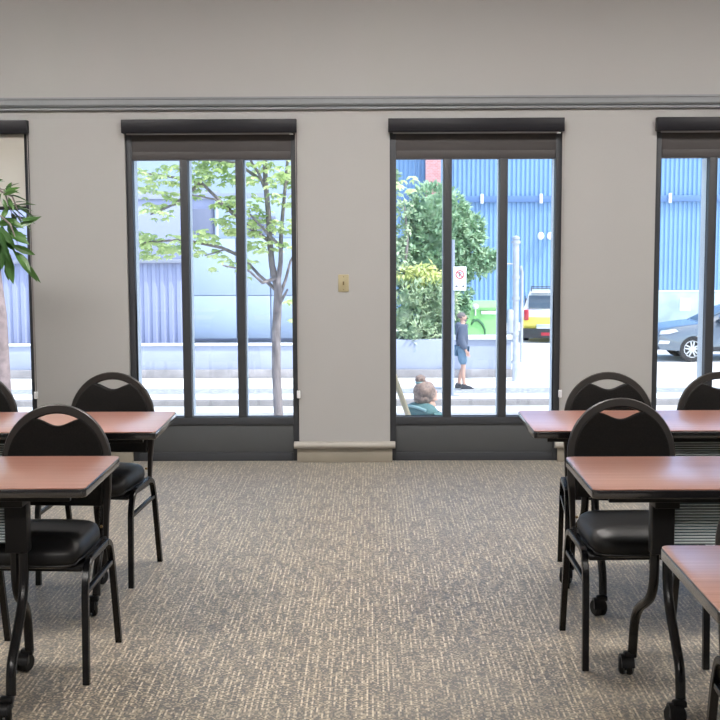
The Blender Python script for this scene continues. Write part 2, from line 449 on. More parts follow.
# ------------------------------------------------------------------ ceiling fill lights (unseen, added to brighten the room)
nl = 0
for y in (-2.3, -8.6):
    for x in (-2.6, .1, 2.8):
        where = ['at the left side of the ceiling', 'over the middle aisle', 'at the right side of the ceiling'][int((x+2.6)/2.7+.5)]
        row = {-2.3: 'row nearer the windows', -8.6: 'row further from the windows'}[y]
        t = thing('ceiling_fill_light', 'added unseen fill light %s, %s' % (where, row), 'light', (x, y, ZC), group='added unseen fill lights')
        f = MB(); f.box(-.62, .62, -.32, -.30, -.03, 0, .003); f.box(-.62, .62, .30, .32, -.03, 0, .003); f.box(-.62, -.60, -.30, .30, -.03, 0, .003); f.box(.60, .62, -.30, .30, -.03, 0, .003)
        f.build('frame', M_['white'], t)
        MB().box(-.60, .60, -.30, .30, -.022, -.004).build('diffuser', M_['diff'], t, smooth=False)

# ------------------------------------------------------------------ tables
def make_caster(parent, x, y, toward):
    r = .034
    c = MB(); mt = Matrix.Translation((x, y, r)) @ Matrix.Rotation(.35*toward, 4, 'Z') @ Matrix.Rotation(PI/2, 4, 'Y')
    c.lathe([(.008, -.024), (.028, -.024), (r, -.018), (r, -.005), (.020, -.004), (.020, .004), (r, .005), (r, .018), (.028, .024), (.008, .024)], 20, mt)
    c.build('caster', M_['rubber'], parent)
    h = MB(); h.box(x-.010, x+.034, y-.014, y+.016, .060, .082, .006)
    h.prism([(r*1.12*math.cos(a), r+r*1.12*math.sin(a)) for a in [PI*k/8 for k in range(9)]], 'x', -.022, .022, mtx=Matrix.Translation((x, y, 0)))
    h.build('caster_hood', M_['blackm'], parent)

def make_table(name='training_table'):
    """origin on the floor under the middle of the top; 1.5 m long on x, 0.56 deep on y"""
    t = thing(name, '', 'table'); L = .75; D = .28
    def outline(l, d, r):
        p = []
        for cx, cy, a0 in ((l-r, d-r, 0), (-l+r, d-r, 90), (-l+r, -d+r, 180), (l-r, -d+r, 270)):
            for k in range(6): a = math.radians(a0+90*k/5); p.append((cx+r*math.cos(a), cy+r*math.sin(a)))
        return p
    MB().prism(outline(L-.002, D-.002, .022), 'z', .7385, .7425, .0008).build('tabletop', M_['lam'], t)
    MB().prism(outline(L, D, .024), 'z', .711, .7390, .003).build('edge_band', M_['edge'], t)
    fr = MB()
    for y in (-.235, .215): fr.box(-L+.06, L-.06, y, y+.02, .690, .711, .002)
    fr.build('under_frame', M_['blackm'], t)
    for s in (-1, 1):
        xc = s*(L-.265)-.006
        q = MB(); q.box(xc-.040, xc+.040, -.17, -.03, .655, .711, .004)
        q.build('pivot_bracket', M_['blackm'], t)
        # two bent tubes side by side, one sweeping forward and one back
        front = fillet([(xc+.020, -.10, .70), (xc+.020, -.10, .36), (xc+.022, -.29, .17), (xc+.022, -.30, .078)], .10)
        rear = fillet([(xc-.016, -.075, .70), (xc-.016, -.075, .34), (xc-.036, .115, .235), (xc-.038, .135, .078)], .08)
        for pts, y, tw in ((front, -.32, 1), (rear, .135, -1)):
            l = MB().tube(pts, .0165, 12).build('leg', M_['blackgl'], t)
            make_caster(l, pts[-1][0]-.020, y, tw)
        MB().box(xc-.036, xc+.038, -.118, -.060, .49, .70, .006).build('column', M_['blackm'], t)
    # ribbed modesty panel hanging between the columns
    rp = MB(); n = 20; z0, z1 = .515, .690; x = L-.305; vs = []; fs = []
    for k in range(n*4+1):
        z = z0+(z1-z0)*k/(n*4); yy = -.080+.0028*math.sin(2*PI*k/4+PI/4)
        vs += [(-x, yy, z), (x, yy, z), (-x, yy+.004, z), (x, yy+.004, z)]
    m = n*4
    for k in range(m):
        a = 4*k; fs += [(a, a+1, a+5, a+4), (a+2, a+6, a+7, a+3), (a, a+4, a+6, a+2), (a+1, a+3, a+7, a+5)]
    fs += [(0, 2, 3, 1), (4*m, 4*m+1, 4*m+3, 4*m+2)]
    rp.add(vs, fs); rp.build('modesty_panel', M_['panelp'], t, ang=80)
    return t

# ------------------------------------------------------------------ chairs
def make_chair():
    t = thing('banquet_chair', '', 'chair')
    rec = .155                                     # recline of the back, radians
    PB = Vector((0, .165, .44))
    def bk(x, z, y=0.): # point in reclined back plane
        h = z-PB.z; return Vector((x, PB.y+h*math.tan(rec)+y, z))
    R = .200; zc = .898-R-.004
    # round-topped back frame tube, wide and flat
    path = [bk(-.190, .40), bk(-.192, .50), bk(-.198, .60)]
    for k in range(0, 25):
        a = PI-PI*k/24; path.append(bk(R*math.cos(a)*.985, zc+R*math.sin(a)))
    path += [bk(.198, .60), bk(.192, .50), bk(.190, .40)]
    n = len(path); vs = []; fs = []
    C0 = bk(0, zc)
    for i, p in enumerate(path):
        d = (path[min(i+1, n-1)]-path[max(i-1, 0)]).normalized()
        nrm = Vector((0, math.cos(rec), -math.sin(rec))); u = d.cross(nrm).normalized()
        if i < 3 or i > n-4: wd = [.009, .011, .015][min(i, n-1-i)]
        else: wd = .0175
        th = .011
        inner = (C0-p); 
        if u.dot(inner) < 0: u = -u
        base = p - (u*(-wd)) if False else p+u*(wd-.009)
        prf = [(-wd, -th*.5), (-wd*.75, -th), (wd*.75, -th), (wd, -th*.5), (wd, th*.5), (wd*.75, th), (-wd*.75, th), (-wd, th*.5)]
        for a, c in prf: vs.append(base+u*a+nrm*c)
    for i in range(n-1):
        for k in range(8): fs.append((i*8+k, i*8+(k+1) % 8, (i+1)*8+(k+1) % 8, (i+1)*8+k))
    fs += [tuple(range(8))[::-1], tuple((n-1)*8+k for k in range(8))]
    bm = bmesh.new(); V = [bm.verts.new(v) for v in vs]
    for f in fs: bm.faces.new([V[i] for i in f])
    bmesh.ops.recalc_face_normals(bm, faces=bm.faces[:])
    MB().frombm(bm).build('back_frame', M_['bframe'], t, ang=50)
    # padded back with a dipped top (hand hold above it)
    out = []; r2 = .1815
    out += [(-.176, .535), (.176, .535), (.1815, .62)]
    a1 = math.radians(61)
    for k in range(0, 15):
        a = a1*k/14; out.append((r2*math.cos(a), zc+r2*math.sin(a)))
    xe, ze = out[-1]
    for k in range(1, 16):
        u = k/16; out.append((xe*(1-2*u), ze-.004-.026*(.5-.5*math.cos(2*PI*u))))
    for k in range(14, -1, -1):
        a = a1*k/14; out.append((-r2*math.cos(a), zc+r2*math.sin(a)))
    out.append((-.1815, .62))
    sh = Matrix(((1, 0, 0, 0), (0, 1, math.tan(rec), PB.y-PB.z*math.tan(rec)), (0, 0, 1, 0), (0, 0, 0, 1)))
    MB().prism(out, 'y', -.024, .016, .007, mtx=sh).build('backrest', M_['fabric'], t, ang=60)
    # seat: rounded cushion, wider at the front
    bm = bmesh.new(); nx, ny = 16, 14; top = []; grid = {}
    def edge(u, v):
        # superellipse footprint
        a = math.copysign(abs(u)**.9, u); b_ = v
        return a, b_
    mb = MB(); pts = []
    ringN = 40; layers = [(.412, .90), (.424, .975), (.440, 1.), (.462, .99), (.478, .955), (.489, .88), (.496, .72), (.499, .45), (.500, .15)]
    vs = []; fs = []
    for z, k in layers:
        for j in range(ringN):
            a = 2*PI*j/ringN; c, s_ = math.cos(a), math.sin(a); e = 2/5.0
            x = .200*math.copysign(abs(c)**e, c); y = .205*math.copysign(abs(s_)**e, s_)
            x *= 1-.06*(y/.205+1)/2
            vs.append((x*(k if k > .9 else (k)), y*k-.035, z-(.010 if y*k < -.15 else 0)))
    for i in range(len(layers)-1):
        for j in range(ringN): fs.append((i*ringN+j, i*ringN+(j+1) % ringN, (i+1)*ringN+(j+1) % ringN, (i+1)*ringN+j))
    fs.append(tuple(range(ringN))[::-1]); fs.append(tuple((len(layers)-1)*ringN+j for j in range(ringN)))
    MB().add(vs, fs).build('seat', M_['vinyl'], t, ang=70)
    # welt round the cushion's lower edge
    wl = [Vector((v[0], v[1], v[2])) for v in vs[ringN:2*ringN]]; wl.append(wl[0])
    MB().tube(wl, .004, 6, cap=False).build('piping', M_['vinyl'], t)
    MB().box(-.200, .200, -.20, .135, .388, .404, .003).build('seat_frame', M_['blackm'], t)
    for s in (-1, 1):
        x = s*.213
        fl = fillet([(x, -.222, 0), (x, -.205, .345), (x-s*.000, -.165, .418), (x, .070, .425)], .06)
        rl = fillet([(x, .060, .425), (x, .118, .412), (x, .150, .33), (x, .222, 0)], .05)
        MB().tube(fl, .0115, square=True).build('leg', M_['blackgl'], t, ang=30)
        MB().tube(rl, .0115, square=True).build('leg', M_['blackgl'], t, ang=30)
        MB().tube([(x, -.208, .315), (x, .150, .335)], .0085, square=True).build('stretcher', M_['blackgl'], t, ang=30)
        MB().box(s*.188-.008, s*.188+.008, .05, .17, .395, .425, .003).build('bracket', M_['blackm'], t)
        b_ = MB(); 
        for zz, yy in ((.462, .152),):
            b_.lathe([(.0, 0), (.006, .001), (.005, .005), (0, .006)], 10, Matrix.Translation((s*.178, yy-.004, zz)) @ Matrix.Rotation(PI/2, 4, 'X'))
        b_.build('bolt', M_['brass'], t)
    return t

tab = make_table()
TAB = [((-.862-.75, -3.015), 'left training table nearer the windows, behind the front left table', 0),
       ((.650+.75, -3.015), 'right training table nearest the windows, its left corner before the window frame', 0),
       ((-.897-.75, -4.10), 'left training table closest to the camera, reddish wood top and grey end edge', 0),
       ((.686+.75, -4.135), 'middle of the three right training tables, reddish wood top fading to lilac', 0),
       ((.734+.75, -5.38), 'training table at the bottom right corner, pale lilac sheen on its rounded corner', 0)]
for i, ((x, y), lab, rz) in enumerate(TAB):
    o = tab if i == 0 else copy_tree(tab)
    o.location = (x, y, 0); tag(o, lab, 'table', 'cherry laminate training tables')
ch = make_chair()
CH = [((-1.178, -3.865), -.05, 1, 'black round-backed chair tucked behind the front left table, its rounded back fully in view'),
      ((-1.225, -2.70), -.12, .985, 'black round-backed chair behind the window-row left table, before the wall between windows'),
      ((-1.835, -2.72), .0, .985, 'black chair cut by the left photo edge, behind the window-row left table'),
      ((.957, -3.735), .03, 1, 'black chair behind the middle right table, red tabletop showing through its hand hold'),
      ((1.070, -2.755), -.08, .985, 'black chair behind the window-row right table, its top against the bare wall'),
      ((1.600, -2.755), 0, .985, 'black chair at the right photo edge, its back against the rightmost window'),
      ((1.132, -5.13), 0, 1, 'black chair cut by the right edge, behind the bottom right corner table')]
for i, ((x, y), rz, k, lab) in enumerate(CH):
    o = ch if i == 0 else copy_tree(ch)
    o.location = (x, y, 0); o.rotation_euler.z = rz; o.scale = (k, k, k); tag(o, lab, 'chair', 'black round-backed banquet chairs')

# ------------------------------------------------------------------ leaves
def leaf_mesh(mb, p, d, up, L, W, fold=.25, curl=.15, seg=3):
    d = d.normalized(); s = d.cross(up)
    if s.length < 1e-3: s = d.cross(Vector((1, 0, 0)))
    s.normalize(); n = s.cross(d).normalized()
    vs = [p]; fs = []
    prof = [(.25, .75), (.5, 1.), (.78, .6)] if seg == 3 else [(.42, 1.)]
    for t, w in prof:
        c = p+d*L*t-n*(curl*L*t*t)
        vs += [c+s*W*.5*w+n*fold*W*.5*w, c, c-s*W*.5*w+n*fold*W*.5*w]
    vs.append(p+d*L-n*(curl*L))
    k = len(prof)
    fs += [(0, 2, 1), (0, 3, 2)]
    for i in range(k-1):
        a = 1+3*i; fs += [(a, a+1, a+4, a+3), (a+1, a+2, a+5, a+4)]
    a = 1+3*(k-1); e = len(vs)-1; fs += [(a, a+1, e), (a+1, a+2, e)]
    mb.add(vs, fs)

def rv(r): return Vector((r.gauss(0, 1), r.gauss(0, 1), r.gauss(0, 1)))

# potted ficus, mostly beyond the left edge
t = thing('potted_ficus', 'potted ficus whose long dark green leaves hang into the photo at the left edge', 'plant', (-2.42, -.9, 0))
MB().lathe([(.13, 0), (.15, .01), (.19, .30), (.205, .32), (.205, .36), (.185, .36), (.18, .31), (0, .31)], 32).build('pot', M_['pot'], t)
MB().lathe([(.178, .312), (.10, .325), (0, .33)], 24).build('soil', M_['soil'], t)
tr = MB(); rnd = random.Random(3)
tr.tube([(0, 0, .31), (.03, .01, .7), (-.02, -.01, 1.1), (.02, .02, 1.45), (0, 0, 1.9)], [.022, .02, .018, .015, .008], 8)
tr.tube([(.01, .02, .31), (-.04, .01, .7), (.02, .03, 1.1), (-.03, 0, 1.4), (.0, -.02, 1.8)], [.018, .017, .015, .012, .008], 8)
fol = MB(); tips = []
def twig(pts):
    tr.tube(pts, [.006]*(len(pts)-1)+[.002], 6); tips.append([Vector(p) for p in pts])
twig([(0, 0, 1.45), (.12, -.03, 1.62), (.24, -.05, 1.66), (.33, -.05, 1.58), (.37, -.04, 1.46)])
twig([(0, 0, 1.4), (.15, .05, 1.58), (.26, .04, 1.60), (.36, .02, 1.56)])
twig([(0, 0, 1.55), (.14, -.04, 1.72), (.24, -.04, 1.79), (.30, -.03, 1.78)])
twig([(0, 0, 1.35), (.14, .0, 1.5), (.25, -.03, 1.50), (.32, -.04, 1.40), (.34, -.04, 1.33)])
for k in range(16):
    a = 1.0+k*.29; rr = .25+.12*rnd.random(); z = 1.35+.45*rnd.random()
    if math.cos(a) > .3: a += 1.8
    twig([(0, 0, z-.1), (rr*.5*math.cos(a), rr*.5*math.sin(a), z+.08), (rr*math.cos(a), rr*math.sin(a), z), (rr*1.15*math.cos(a), rr*1.15*math.sin(a), z-.14)])
# hand-placed visible leaves: base point, tip point (relative to the plant's foot)
for (a, b_, wd) in [((.29, 1.765), (.375, 1.80), .030), ((.27, 1.75), (.385, 1.775), .028), ((.30, 1.74), (.345, 1.66), .026), ((.28, 1.73), (.31, 1.66), .026), ((.30, 1.70), (.36, 1.655), .024),
                   ((.33, 1.555), (.485, 1.63), .040), ((.37, 1.60), (.47, 1.625), .030), ((.31, 1.54), (.43, 1.50), .045), ((.32, 1.52), (.45, 1.47), .050), ((.33, 1.46), (.455, 1.40), .045),
                   ((.33, 1.44), (.465, 1.24), .042), ((.35, 1.42), (.45, 1.31), .050), ((.36, 1.38), (.475, 1.235), .035), ((.30, 1.42), (.345, 1.235), .055), ((.27, 1.45), (.335, 1.27), .050),
                   ((.26, 1.50), (.29, 1.33), .05), ((.22, 1.45), (.25, 1.28), .05), ((.31, 1.60), (.33, 1.50), .045), ((.27, 1.62), (.40, 1.56), .045), ((.25, 1.57), (.36, 1.45), .05),
                   ((.24, 1.66), (.29, 1.76), .035), ((.28, 1.60), (.31, 1.69), .035), ((.24, 1.58), (.345, 1.60), .05), ((.25, 1.54), (.33, 1.42), .055), ((.30, 1.50), (.40, 1.52), .045)]:
    p = Vector((a[0], rnd.uniform(-.06, .04), a[1])); q = Vector((b_[0], rnd.uniform(-.10, .06), b_[1])); d = q-p
    leaf_mesh(fol, p, d, Vector((rnd.uniform(-.5, .5), -1, rnd.uniform(.2, .9))), d.length, wd, .2, .08)
for k in range(16):
    p = Vector((rnd.uniform(.20, .33), rnd.uniform(-.1, .05), rnd.uniform(1.33, 1.6))); d = Vector((rnd.uniform(-.2, .5), rnd.uniform(-.4, .1), -1))
    leaf_mesh(fol, p, d, Vector((rnd.uniform(-.5, .5), -1, .3)), rnd.uniform(.10, .14), rnd.uniform(.035, .05), .2, .08)
for tp in tips[4:]:
    for i in range(1, len(tp)):
        for k in range(6):
            f = rnd.random(); p = tp[i-1]*(1-f)+tp[i]*f
            d = (p-Vector((0, 0, 1.4)))*1.2+rv(rnd)*.25+Vector((0, 0, -.35))
            leaf_mesh(fol, p, d, Vector((0, 0, 1))+rv(rnd)*.3, rnd.uniform(.10, .15), rnd.uniform(.03, .045), .2, .15)
tr.build('trunk', M_['bark'], t); fol.build('foliage', M_['ficus'], t, smooth=False)

# ------------------------------------------------------------------ outside: ground
ZS = -2.11
struct(MB().box(-30, 34, .2, 18.2, ZS-.32, ZS-.12).build('road', M_['road']), 'pale sunlit street')
struct(MB().box(-30, 34, 16.7, 17.2, ZS-.1199, ZS-.112).build('road_gutter', M_['gutter']), 'darker asphalt strip along the far kerb')
struct(MB().box(-30, 34, 18.2, 18.45, ZS-.32, ZS+.0, .02).build('kerb', M_['curb']), 'dark stone kerb across the street')
struct(MB().box(-30, 34, 19.35, 20.25, ZS-.0039, ZS+.002).build('sidewalk_strip', M_['speck']), 'grey speckled paving strip')
struct(MB().box(-30, 34, 18.45, 60, ZS-.32, ZS-.004).build('sidewalk', M_['side']), 'bright pavement and driveway across the street')
struct(MB().box(-6, 7, .2, 4.2, ZS-.12, -1.45, .01).build('terrace', M_['side']))

# low walls at the back of the pavement
t = thing('retaining_wall', 'long low blue-grey wall with a white ledge in front of the pale blue building', 'wall', (-8, 22.4, ZS))
MB().box(-9, 7.2, 0, .7, 0, .80, .01).build('wall_face', M_['conc'], t)
MB().box(-9.02, 7.22, -.04, .22, .79, .84, .01).build('ledge', M_['conc2'], t)
MB().box(-9, 7.2, -.10, .02, 0, .20, .01).build('plinth', M_['plinth'], t)
t = thing('planter_wall', 'low grey concrete planter wall behind the walking man, ending at the silver mast', 'wall', (1.3, 22.3, ZS))
w = MB(); w.box(-2.0, 2.15, 0, .28, 0, .93, .01); w.box(.62, .90, .28, 3.4, 0, .86, .01); w.box(-2.0, -1.72, .28, 3.4, 0, .86, .01); w.box(-1.72, .62, 3.12, 3.4, 0, .86, .01)
w.build('wall_face', M_['conc'], t)
MB().box(.70, 2.2, -.05, .33, .93, 1.02, .01).build('coping', M_['conc2'], t)
MB().box(-2.0, 2.17, -.05, .0, 0, .20, .01).build('plinth', M_['plinth'], t)
MB().box(-1.72, .62, .28, 3.12, .55, .80).build('planting_bed', M_['soil'], t)

def corrug(mb, x0, x1, y, z0, z1, pitch, depth):
    """trapezoidal ribbed sheet facing -y, with thickness"""
    n = int((x1-x0)/pitch); p = (x1-x0)/n; top = []
    for i in range(n):
        a = x0+i*p; top += [(a, y), (a+p*.30, y), (a+p*.45, y-depth), (a+p*.85, y-depth)]
    top.append((x1, y)); pts = top+[(x1, y+.15), (x0, y+.15)]
    return mb.prism(pts, 'z', z0, z1)

# pale blue building on the left
t = thing('pale_blue_building', 'pale blue and lavender building across the street behind the street tree', 'building', (-8, 23.6, ZS))
# local x = X+8 ; z = Z+2.11
def bz(z): return z-ZS
def bx_(x): return x+8
corrug(MB(), bx_(-16), bx_(-4.62), .1, bz(-1.5), bz(.68), .21, .04).build('ribbed_cladding', M_['pblue'], t, smooth=False)
MB().box(bx_(-16), bx_(-4.62), .1, .4, bz(.78), bz(2.30), .01).build('flat_fascia', M_['pblue'], t)
MB().box(bx_(-16), bx_(-4.6), -.08, .4, bz(.68), bz(.78), .01).build('shadow_ledge', M_['pgrey'], t)
MB().prism([(0.05, bz(2.30)), (.9, bz(2.52)), (.9, bz(2.30))], 'x', bx_(-16), bx_(-3.95)).build('sloping_canopy', M_['pgrey'], t, smooth=False)
corrug(MB(), bx_(-16), bx_(.25), 1.0, bz(2.45), bz(6.5), .5, .07).build('upper_cladding', M_['pwhite'], t, smooth=False)
w = MB(); xs_ = [-4.60, -3.42, -2.55, -1.1, .25]
for a, b_ in zip(xs_[:-1], xs_[1:]):
    for z0, z1 in ((-1.25, -.16), (-.145, 1.30)): w.box(bx_(a)+.012, bx_(b_)-.012, .02, .3, bz(z0), bz(z1), .008)
w.box(bx_(-3.95), bx_(.25), .04, .3, bz(1.31), bz(2.3), .008)
w.build('pale_panel', M_['pblue2'], t)
MB().box(bx_(-4.62), bx_(.25), .12, .9, bz(-1.3), bz(2.44)).build('backing_wall', M_['pblue'], t)
MB().box(bx_(-4.60), bx_(-3.98), .06, .12, bz(.72), bz(2.05), .01).build('dark_recess', M_['precess'], t)  # recess drawn as a panel, its darkness put into the colour
for a in (-2.55, -.9):
    MB().box(bx_(a-.55), bx_(a+.15), .0, .05, bz(1.38), bz(1.85), .01).build('dark_window', M_['precess'], t)
MB().box(bx_(-16), bx_(.25), .9, 8, bz(-2.1), bz(6.4)).build('core_wall', M_['pblue2'], t, smooth=False)
MB().tube([(bx_(-3.9), .04, bz(1.31)), (bx_(-3.9), .04, bz(2.3))], .05, 8).build('downpipe', M_['pwhite'], t)

# blue corrugated hall
t = thing('blue_warehouse', 'tall blue corrugated steel warehouse filling the background of the right windows', 'building', (8, 40, ZS))
q = MB(); corrug(q, -8.5, 2.0, 0, bz(-1.75), bz(8.5), .17, .05); corrug(q, 2.0, 14, 0, bz(-.91), bz(8.5), .17, .05); q.build('ribbed_cladding', M_['blue'], t, smooth=False)
MB().box(-8.5, 14, -.16, -.05, bz(2.50), bz(2.74), .01).build('dark_band', M_['bband'], t)
b1 = MB()
for x in (-7.4, -5.6, -3.75, -1.5, 1, 3.4): b1.box(x-.06, x+.06, -.24, -.16, bz(2.45), bz(2.82), .01)
b1.build('band_bracket', M_['white'], t)
MB().box(2.0, 14, -.25, .1, 0, bz(-.91), .01).build('pale_green_base', M_['green'], t)
MB().box(-8.5, 14, .15, 10, 0, bz(8.4)).build('core_wall', M_['blue'], t, smooth=False)
MB().box(2.0, 14, -.26, .1, bz(-.93), bz(-.88), .005).build('base_flashing', M_['conc2'], t)
MB().box(3.85, 4.25, -.28, -.252, bz(-1.65), bz(-1.18)).build('notice', M_['paper'], t)
for k, x in enumerate((6.50, 6.86)):
    q = tag(MB().ball((x, 39.78, 1.22), (.13, .13, .15)).build('wall_lamp', M_['lamp']), ['round white wall lamp on the blue warehouse, the left one of two', 'round white wall lamp on the blue warehouse, half hidden by the window frame'][k], 'lamp', 'white wall lamps on the blue warehouse')
tag(MB().box(2.09, 2.66, 39.42, 39.68, ZS, 8.2).build('brick_pier', M_['brick'], smooth=False), 'red brick pier rising above the cedar in front of the blue warehouse', 'pillar')

# ------------------------------------------------------------------ outside plants
def clump(mb, c, r, n, L, W, rnd, flat=0., surf=.55, seg=1, hang=0.):
    c = Vector(c)
    for k in range(n):
        v = rv(rnd).normalized(); rr = surf+(1-surf)*rnd.random()
        p = c+Vector((v.x*r[0], v.y*r[1], v.z*r[2]))*rr
        d = v*.8+rv(rnd)*.6+Vector((0, 0, -hang)); d.z *= (1-flat)
        leaf_mesh(mb, p, d, Vector((rnd.uniform(-.4, .4), rnd.uniform(-.7, .2), 1)), L*rnd.uniform(.7, 1.2), W*rnd.uniform(.8, 1.2), .15, .1, seg)

rnd = random.Random(11)
def tufts(mb, c, r, n, L, W, rnd, seg=1):
    c = Vector(c)
    for k in range(n):
        v = rv(rnd).normalized(); q = c+Vector((v.x*r[0], v.y*r[1], v.z*r[2]))*rnd.uniform(.82, 1.04)
        for j in range(7):
            d = v*.7+rv(rnd)*.55+Vector((0, 0, .35)); p = q+rv(rnd)*.03
            leaf_mesh(mb, p, d, Vector((rnd.uniform(-.4, .4), rnd.uniform(-.7, .2), 1)), L*rnd.uniform(.7, 1.2), W*rnd.uniform(.8, 1.2), .15, .1, seg)
# cedar
t = thing('cedar_tree', 'tall bulging evergreen cedar standing in the planter before the blue warehouse', 'tree', (1.75, 24.4, -1.31))
lf = MB(); core = MB()
BL = [(-.05, 0, 3.25, .78, .70), (.05, .1, 2.6, .98, 1.0), (-.25, 0, 1.9, .95, 1.0), (.35, -.1, 2.3, .75, .6), (.75, 0, 2.75, .45, .45), (.8, 0, 1.95, .62, .38), (1.25, 0, 2.02, .40, .22), (.1, 0, 1.2, .75, .8), (.25, 0, .6, .5, .6), (-.42, 0, 2.3, .5, .5)]
for i, (x, y, z, rx, rz_) in enumerate(BL):
    core.ball((x, y, z), (rx*.60, rx*.5, rz_*.66), 14, .12, i)
    tufts(lf, (x, y, z), (rx, rx*.85, rz_), int(330*rx*rz_)+50, .17, .08, rnd)
core.build('inner_growth', M_['cedar'], t); lf.build('foliage', M_['cedar'], t, smooth=False)
MB().tube([(0, 0, 0), (.05, 0, 1), (0, 0, 2.6)], [.13, .11, .06], 10).build('trunk', M_['bark'], t)
# thin tree at the left
t = thing('slender_tree', 'slender bushy young tree left of the cedar with a bare thin stem', 'tree', (.88, 23.4, -1.31))
lf = MB()
for (x, z, r_) in ((-.05, 3.35, .30), (-.1, 2.75, .28), (-.2, 2.2, .34), (.0, 1.75, .4), (-.35, 4.1, .25), (-.3, 3.9, .3)): clump(lf, (x, 0, z), (r_, r_, r_*1.1), 170, .12, .08, rnd, surf=.3)
lf.build('foliage', M_['hedge'], t, smooth=False)
MB().tube([(0, 0, 0), (-.03, 0, 1.4), (.05, 0, 2.6), (-.02, 0, 3.4)], [.05, .045, .035, .015], 8).build('trunk', M_['bark'], t)
# maple with bright yellow-green leaves
t = thing('maple_tree', 'low maple with drooping yellow-green leaves in front of the cedar', 'tree', (1.25, 23.2, -1.31))
lf = MB()
for (x, z, rx, rz_) in ((-.35, 1.72, .38, .16), (.05, 1.85, .45, .18), (.40, 1.62, .35, .18), (-.1, 1.5, .35, .15), (.15, 1.62, .3, .2)): clump(lf, (x, -.1, z), (rx, .35, rz_), 120, .17, .075, rnd, surf=.2, hang=.7)
lf.build('foliage', M_['leafy'], t, smooth=False)
MB().tube([(0, 0, 0), (.05, 0, .8), (-.05, 0, 1.3), (0, -.05, 1.75)], [.05, .04, .03, .01], 8).build('trunk', M_['bark'], t)
# hedge
t = thing('bamboo_shrub', 'grey-green leafy shrub spilling over the planter wall beneath the maple', 'shrub', (1.1, 22.95, -1.31))
lf = MB(); core = MB()
for i, (x, y, z, rx, rz_) in enumerate([(-.25, 0, .55, .45, .7), (.3, 0, .6, .45, .75), (.65, .1, .9, .40, .5), (-.1, 0, 1.1, .6, .45), (.0, -.3, .25, .40, .38), (.35, .1, 1.25, .5, .3)]):
    core.ball((x, y+.1, z), (rx*.5, rx*.35, rz_*.6), 14, .08, i+20)
    tufts(lf, (x, y, z), (rx, rx*.8, rz_), 85, .16, .06, rnd)
core.build('inner_growth', M_['hedge'], t); lf.build('foliage', M_['hedge'], t, smooth=False)

# street tree in front of the second window (local: x from trunk foot, z from the street)
t = thing('street_tree', 'slender forked street tree with pale bark and light green leaves outside the window', 'tree', (-1.14, 7, ZS-.12))
zz = lambda z: z-ZS+.12
tk = MB()
tk.tube([(0, 0, 0), (0, 0, zz(-.7)), (-.02, 0, zz(-.2)), (-.015, 0, zz(.3)), (.015, 0, zz(.78)), (.0, 0, zz(.95))], [.075, .058, .055, .054, .052, .042], 12)
tk.tube([(.0, 0, zz(.85)), (-.06, .02, zz(1.1)), (-.085, .04, zz(1.4)), (-.10, .05, zz(1.75)), (-.13, .06, zz(2.1)), (-.14, .05, zz(2.6)), (-.2, .1, zz(3.4))], [.045, .038, .036, .033, .030, .024, .008], 10)
tk.tube([(.01, 0, zz(.88)), (.05, -.03, zz(1.15)), (.06, -.04, zz(1.5)), (.10, -.05, zz(1.9)), (.15, -.05, zz(2.4)), (.2, -.1, zz(3.2))], [.035, .028, .024, .021, .018, .006], 10)
br = [[(-.01, 0, .80), (-.22, .05, .98), (-.42, .1, 1.20), (-.62, .15, 1.30), (-.9, .2, 1.22)], [(-.10, .04, 1.40), (-.30, -.1, 1.55), (-.50, -.15, 1.72), (-.72, -.2, 1.9), (-1.0, -.3, 1.95)],
      [(-.11, .05, 1.95), (-.20, 0, 2.2), (-.35, -.05, 2.45)], [(.07, -.04, 1.30), (-.12, -.15, 1.52), (-.30, -.2, 1.72)], [(.02, 0, .70), (.10, .05, .92), (.16, .1, 1.15), (.35, .1, 1.5)],
      [(.02, 0, .62), (.1, -.1, .75), (.14, -.15, .82)], [(-.42, .1, 1.2), (-.66, -.1, 1.32), (-1.1, -.2, 1.42), (-1.7, -.3, 1.38), (-2.0, -.3, 1.45)], [(-.5, -.15, 1.72), (-.9, 0, 2.1), (-1.4, .1, 2.2), (-1.9, .1, 2.25)],
      [(-.13, .06, 2.1), (-.5, .2, 2.35), (-1.0, .3, 2.4)], [(.12, -.05, 2.1), (.5, .1, 2.5), (.9, .1, 2.7)], [(-.9, 0, 2.1), (-1.2, -.1, 1.85), (-1.5, -.15, 1.72)],
      [(.0, -.0, .95), (-.16, -.2, .90), (-.30, -.4, 1.05), (-.6, -.5, 1.12)]]
for b_ in br:
    n = len(b_); tk.tube([(x, y, zz(z)) for x, y, z in b_], [.020*(1-i/n)+.004 for i in range(n)], 7)
tk.build('trunk', M_['bark'], t)
lf = MB()
def spray(c, n, r, L=.115):
    """a spray of pointed leaflets, drooping"""
    for k in range(n):
        p = Vector((c[0]+rnd.uniform(-r, r), c[1]+rnd.uniform(-.25, .25), zz(c[2])+rnd.uniform(-r*.45, r*.45)))
        az = rnd.uniform(0, 2*PI)
        for j in range(5):
            a = az+(j-2)*.55; d = Vector((math.cos(a), math.sin(a)*.7, -.25+rnd.uniform(-.2, .2)))
            leaf_mesh(lf, p, d, Vector((0, -.5, 1)), L*(1-.13*abs(j-2)), .040, .2, .2, 3)
